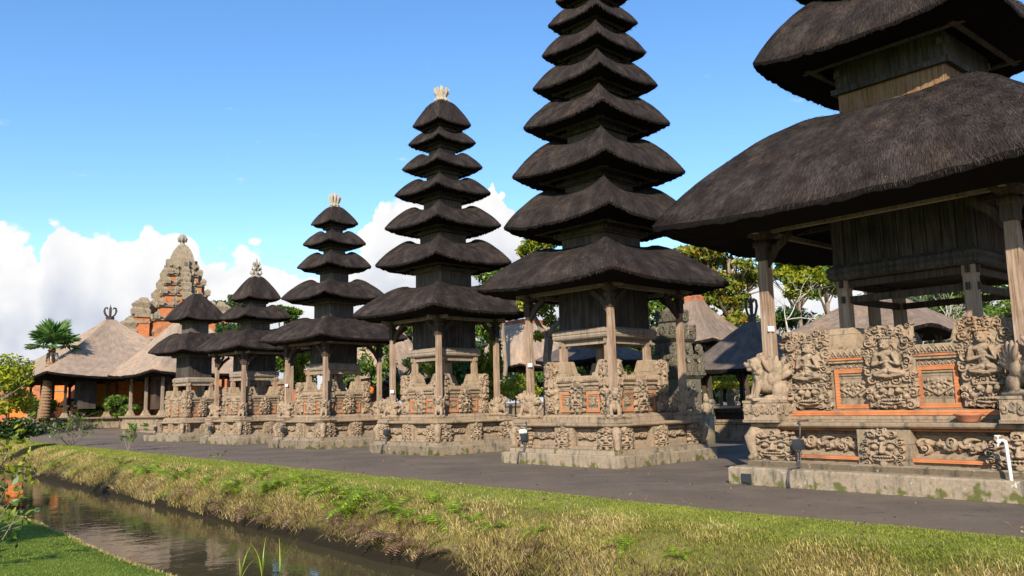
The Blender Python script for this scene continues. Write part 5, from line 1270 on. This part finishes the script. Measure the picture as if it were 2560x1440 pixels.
# flowering shrub, sapling and seedlings by the lawn strip
def twig_shrub(name,lab,p,h,w,n,size,mat,seed,nst=9,flower=False,cat='shrub',bark='bark_pale',lf=.5,asp=.45):
    rg=np.random.default_rng(seed); r=thing(name,lab,cat,p); b=MB(); cl=[]
    for i in range(nst):
        e=Vector((rg.normal(0,w*.5),rg.normal(0,w*.5),h*rg.uniform(.55,1.05))); m=e*.5+Vector((rg.normal(0,w*.12),rg.normal(0,w*.12),0)); q=.008+.0045*h
        b.tube([(0,0,-.05),m,e],[q,q*.75,q*.3],5); cl.append((e.x,e.y,e.z*.92,w*.22,w*.22,h*.16)); cl.append((m.x*1.2,m.y*1.2,m.z*1.15,w*.2,w*.2,h*.14))
        for _ in range(3):
            f=m+(e-m)*rg.uniform(0,.8); t=f+Vector((rg.normal(0,w*.3),rg.normal(0,w*.3),h*rg.uniform(.02,.22))); b.tube([f,t],[q*.4,q*.15],4)
    b.build('stem',MT[bark],r)
    V,F=leaf_cloud(None,cl,n,size,rg,asp); link('foliage',rawmesh('foliage',V,F),MT[mat],r)
    if flower: V,F=leaf_cloud(None,cl,40,size*.8,rg,.9); link('flowers',rawmesh('flowers',V,F),MT['leaf_flower'],r)
    return r
g=ground_at(178,1110); twig_shrub('flowering_shrub','sparse shrub with pink flowers at the gravel edge left',(g.x*.93,g.y*.93,.0),1.7,1.3,520,.13,'leaf_green',601,flower=True,bark='bark')
g=ground_at(319,1128); twig_shrub('sapling','young green sapling on the gravel edge before the altar',(g.x,g.y,0),1.05,.85,75,.24,'leaf_green',602,6,bark='bark')
g=ground_at(536,1150); twig_shrub('seedling','tiny green seedling on the gravel before the three-roofed tower',(g.x,g.y,0),.28,.25,40,.09,'leaf_green',603,3,bark='bark')
g=ground_at(121,1094); twig_shrub('garden_plant','low yellow-spotted leafy plant at the palm foot',(g.x,g.y,.1),1.1,1.2,520,.2,'leaf_green',604,7)
# bushy shrubs leaning in from the near bank at the left edge
def near(x,y,Y): return px(x,y,Y)
Y=15.5; p=near(-125,1120,Y); r_=twig_shrub('branchy_shrub','pale twiggy shrub with broad green leaves leaning over the canal at the left edge',(p.x,Y,-.85),2.7,1.15,800,.18,'leaf_yellow',610,15,bark='bark',asp=.38)
p=near(-105,1200,13.0); twig_shrub('branchy_shrub','low bare twiggy shrub at the near bank edge, far left',(p.x,13.0,-.95),1.7,1.1,300,.14,'leaf_green',611,11,bark='bark')
p=near(-60,1050,22.0); twig_shrub('branchy_shrub','leafy shrub behind the pale twiggy shrub at the left edge',(p.x-.7,22.0,-.9),3.7,1.4,1300,.24,'leaf_yellow',612,14)
# shade tree on the near lawn, left of the view
tree('shade_tree','round leafy shade tree on the near lawn left of the view','tree',(-12.0,6.2,-.3),(-12.0,6.2,4.2),(-11.9,6.4,4.9),(1.5,1.2,.9),4200,.22,'leaf_green',620,.14,ncl=14,frac=.5)
# ferns and hanging dead fronds along the far bank
def fern_mesh(seed,n=9,L=.75):
    rg=np.random.default_rng(seed); V=[];F=[]
    for i in range(n):
        a=rg.uniform(0,6.283); d=np.array([math.cos(a),math.sin(a),rg.uniform(.5,1.5)]); d/=np.linalg.norm(d); p=np.zeros(3); l=L*rg.uniform(.65,1.1); sd=np.array([-math.sin(a),math.cos(a),0]); K=13
        for k in range(K):
            p2=p+d*l/K; d=d+np.array([0,0,-.13]); d/=np.linalg.norm(d); f=k/K; w=l*.20*math.sin(math.pi*min(1,f*.92+.12))+.01
            for sg in (-1,1):
                tip=p+sd*sg*w+d*w*.45+np.array([0,0,-.02]); o=len(V); V+=[p,p+(p2-p)*.62,tip]; F.append((o,o+1,o+2))
            p=p2
    return rawmesh('fern',V,F)
FERN=[fern_mesh(s) for s in (1,2,3)]; DFERN=[fern_mesh(s,8,.6) for s in (11,12)]
for m in FERN: m.materials.append(MT['fern'])
for m in DFERN: m.materials.append(MT['deadfern'])
fp=[(735,1215,1.0),(815,1235,.9),(940,1255,1.0),(660,1235,.85),(985,1285,.9),(1080,1320,.8),(455,1195,1.0),(345,1190,.9),(200,1180,.9),(880,1290,.8),(1130,1290,.6),(1230,1330,.6),(1560,1380,.5),(135,1170,1.0),(370,1185,1.05),(405,1192,.8),(440,1205,.8),(600,1215,.9),(640,1200,1.0),(590,1238,.8),(690,1225,.9),(850,1250,.95),(890,1265,1.0),(860,1285,.85),(1020,1300,.7),(1080,1262,.55),(1340,1340,.5),(760,1240,.7),(505,1215,.7),(1690,1400,.4),(1180,1310,.45),(300,1165,.8)]
fo=None
def bank_hit(x,y):
    d=CR@np.array([x-1280.0,y-720.0,FPX])
    for i in range(1,4000):
        t=i*.00001*1.0*1.0; 
        P=d*t; n=P[0]*CN[0]+P[1]*CN[1]
        if n>7.9 and CAMH+P[2]<=bankz(n): return Vector((P[0],P[1],bankz(n)))
    return None
for i,(x,y,sc) in enumerate(fp):
    h=bank_hit(x,y)
    if h is None: continue
    o=link('fern',FERN[i%3],None,None,h+Vector((0,0,.05)),i*1.7); o.scale=(sc*1.2,sc*1.2,sc*1.45)
    tag(o,'bright green fern growing among the dry grass of the canal bank','fern','ferns along the canal bank')
dp=[(380,1225,.8),(470,1240,.9),(545,1262,.9),(610,1285,1.0),(690,1300,.9),(740,1300,.8),(830,1310,1.0),(905,1325,1.0),(950,1345,1.0),(985,1350,1.1),(1010,1360,.9),(1065,1375,.8),(1135,1385,.8),(1350,1372,.7),(270,1215,.8)]
for i,(x,y,sc) in enumerate(dp):
    h=bank_hit(x,y)
    if h is None: continue
    o=link('dead_fern',DFERN[i%2],None,None,h,i*2.3); o.scale=(sc*1.25,sc*1.25,sc*1.1)
    tag(o,'withered brown fern drooping over the canal bank above the water','fern','withered ferns above the canal water')
# tall blades on the near water edge
for i,(x,y,L) in enumerate(((655,1440,.55),(700,1440,.75),(600,1450,.5))):
    d=CR@np.array([x-1280.0,y-720.0,FPX]); t=(-.92-CAMH)/d[2]; p=Vector((d[0]*t,d[1]*t,-.95))
    strap_plant((('long green grass tuft at the bottom frame edge, second from the right','largest green grass tuft at the bottom frame edge beside the water','shorter green grass tuft left of the two biggest','thin green grass tuft on the lawn edge, leftmost','small green grass tuft on the lawn edge, right of the thin one')[i]),p,7,L,.018,'fern',700+i,'grass tuft','grass_tuft',None,.45)
# taller garden trees that close the view between the towers
tl=[(1668,765,66,2.8,3.4,'leaf_green'),(905,905,62,2.6,2.2,'leaf_green'),(985,890,66,2.6,2.6,'leaf_dark'),(1065,850,68,3.0,3.0,'leaf_green'),(1150,900,64,2.4,2.4,'leaf_dark'),(1215,870,70,2.8,3.0,'leaf_green'),(1300,900,66,2.6,2.6,'leaf_dark'),(1395,880,64,2.6,3.2,'leaf_green'),(1470,900,66,3.0,2.4,'leaf_dark'),(1560,890,64,2.8,2.6,'leaf_green'),(1650,880,66,2.8,2.8,'leaf_dark'),
    (1760,900,70,3.2,2.4,'leaf_dark'),(1880,880,72,3.2,3.0,'leaf_green'),(1985,850,70,3.2,3.0,'leaf_dark'),(2090,830,72,3.2,3.2,'leaf_green'),(2200,830,72,3.4,3.2,'leaf_dark'),(2310,800,74,3.4,3.6,'leaf_soft'),(2430,790,74,3.4,3.6,'leaf_dark'),(2550,790,74,3.4,3.6,'leaf_green'),(830,900,66,2.6,2.4,'leaf_dark'),(680,900,74,2.8,2.0,'leaf_green')   ,(1800,975,58,2.4,1.0,'leaf_dark'),(1880,970,60,2.4,1.1,'leaf_green'),(1950,965,58,2.4,1.1,'leaf_dark'),(1010,960,70,2.8,1.6,'leaf_dark'),(1340,960,72,3.0,1.6,'leaf_dark')]
wh=['rising behind the brick-capped pavilion and the grey shrine','behind the five-roofed tower roof edge','behind the small pale hut','just right of the small pale hut','behind the seven-roofed tower legs','right of the seven-roofed tower cell','behind the tall pale hut','behind the forked trunk','behind the eleven-roofed tower cell','behind the eleven-roofed tower right half','behind the grey carved shrine',
    'behind the brick-capped pavilion','behind the shaded grey pavilion','right of the left post of the huge tower','beside the huge tower cell','behind the broad pale pavilion ridge','right of the broad pale pavilion ridge','between the inner posts of the huge tower','at the right frame edge','behind the five-roofed tower legs','behind the low weathered wall','low behind the hedge, left of the shaded pavilion post','low behind the hedge at the shaded pavilion','low behind the hedge beside the carved lion block','low behind the small pale hut','low behind the tall pale hut']
for i,((x,y,Y,rx,rz_,mat),w) in enumerate(zip(tl,wh)):
    c=px(x,y,Y); tree('background_tree','leafy %s background tree %s'%({'leaf_green':'green','leaf_dark':'dark','leaf_soft':'grey-green'}[mat],w),'tree',(c.x,Y,.5),(c.x,Y,c.z-.5),c,(rx,1.8,rz_),3600,.42,mat,800+i,.16,ncl=14,frac=.42)
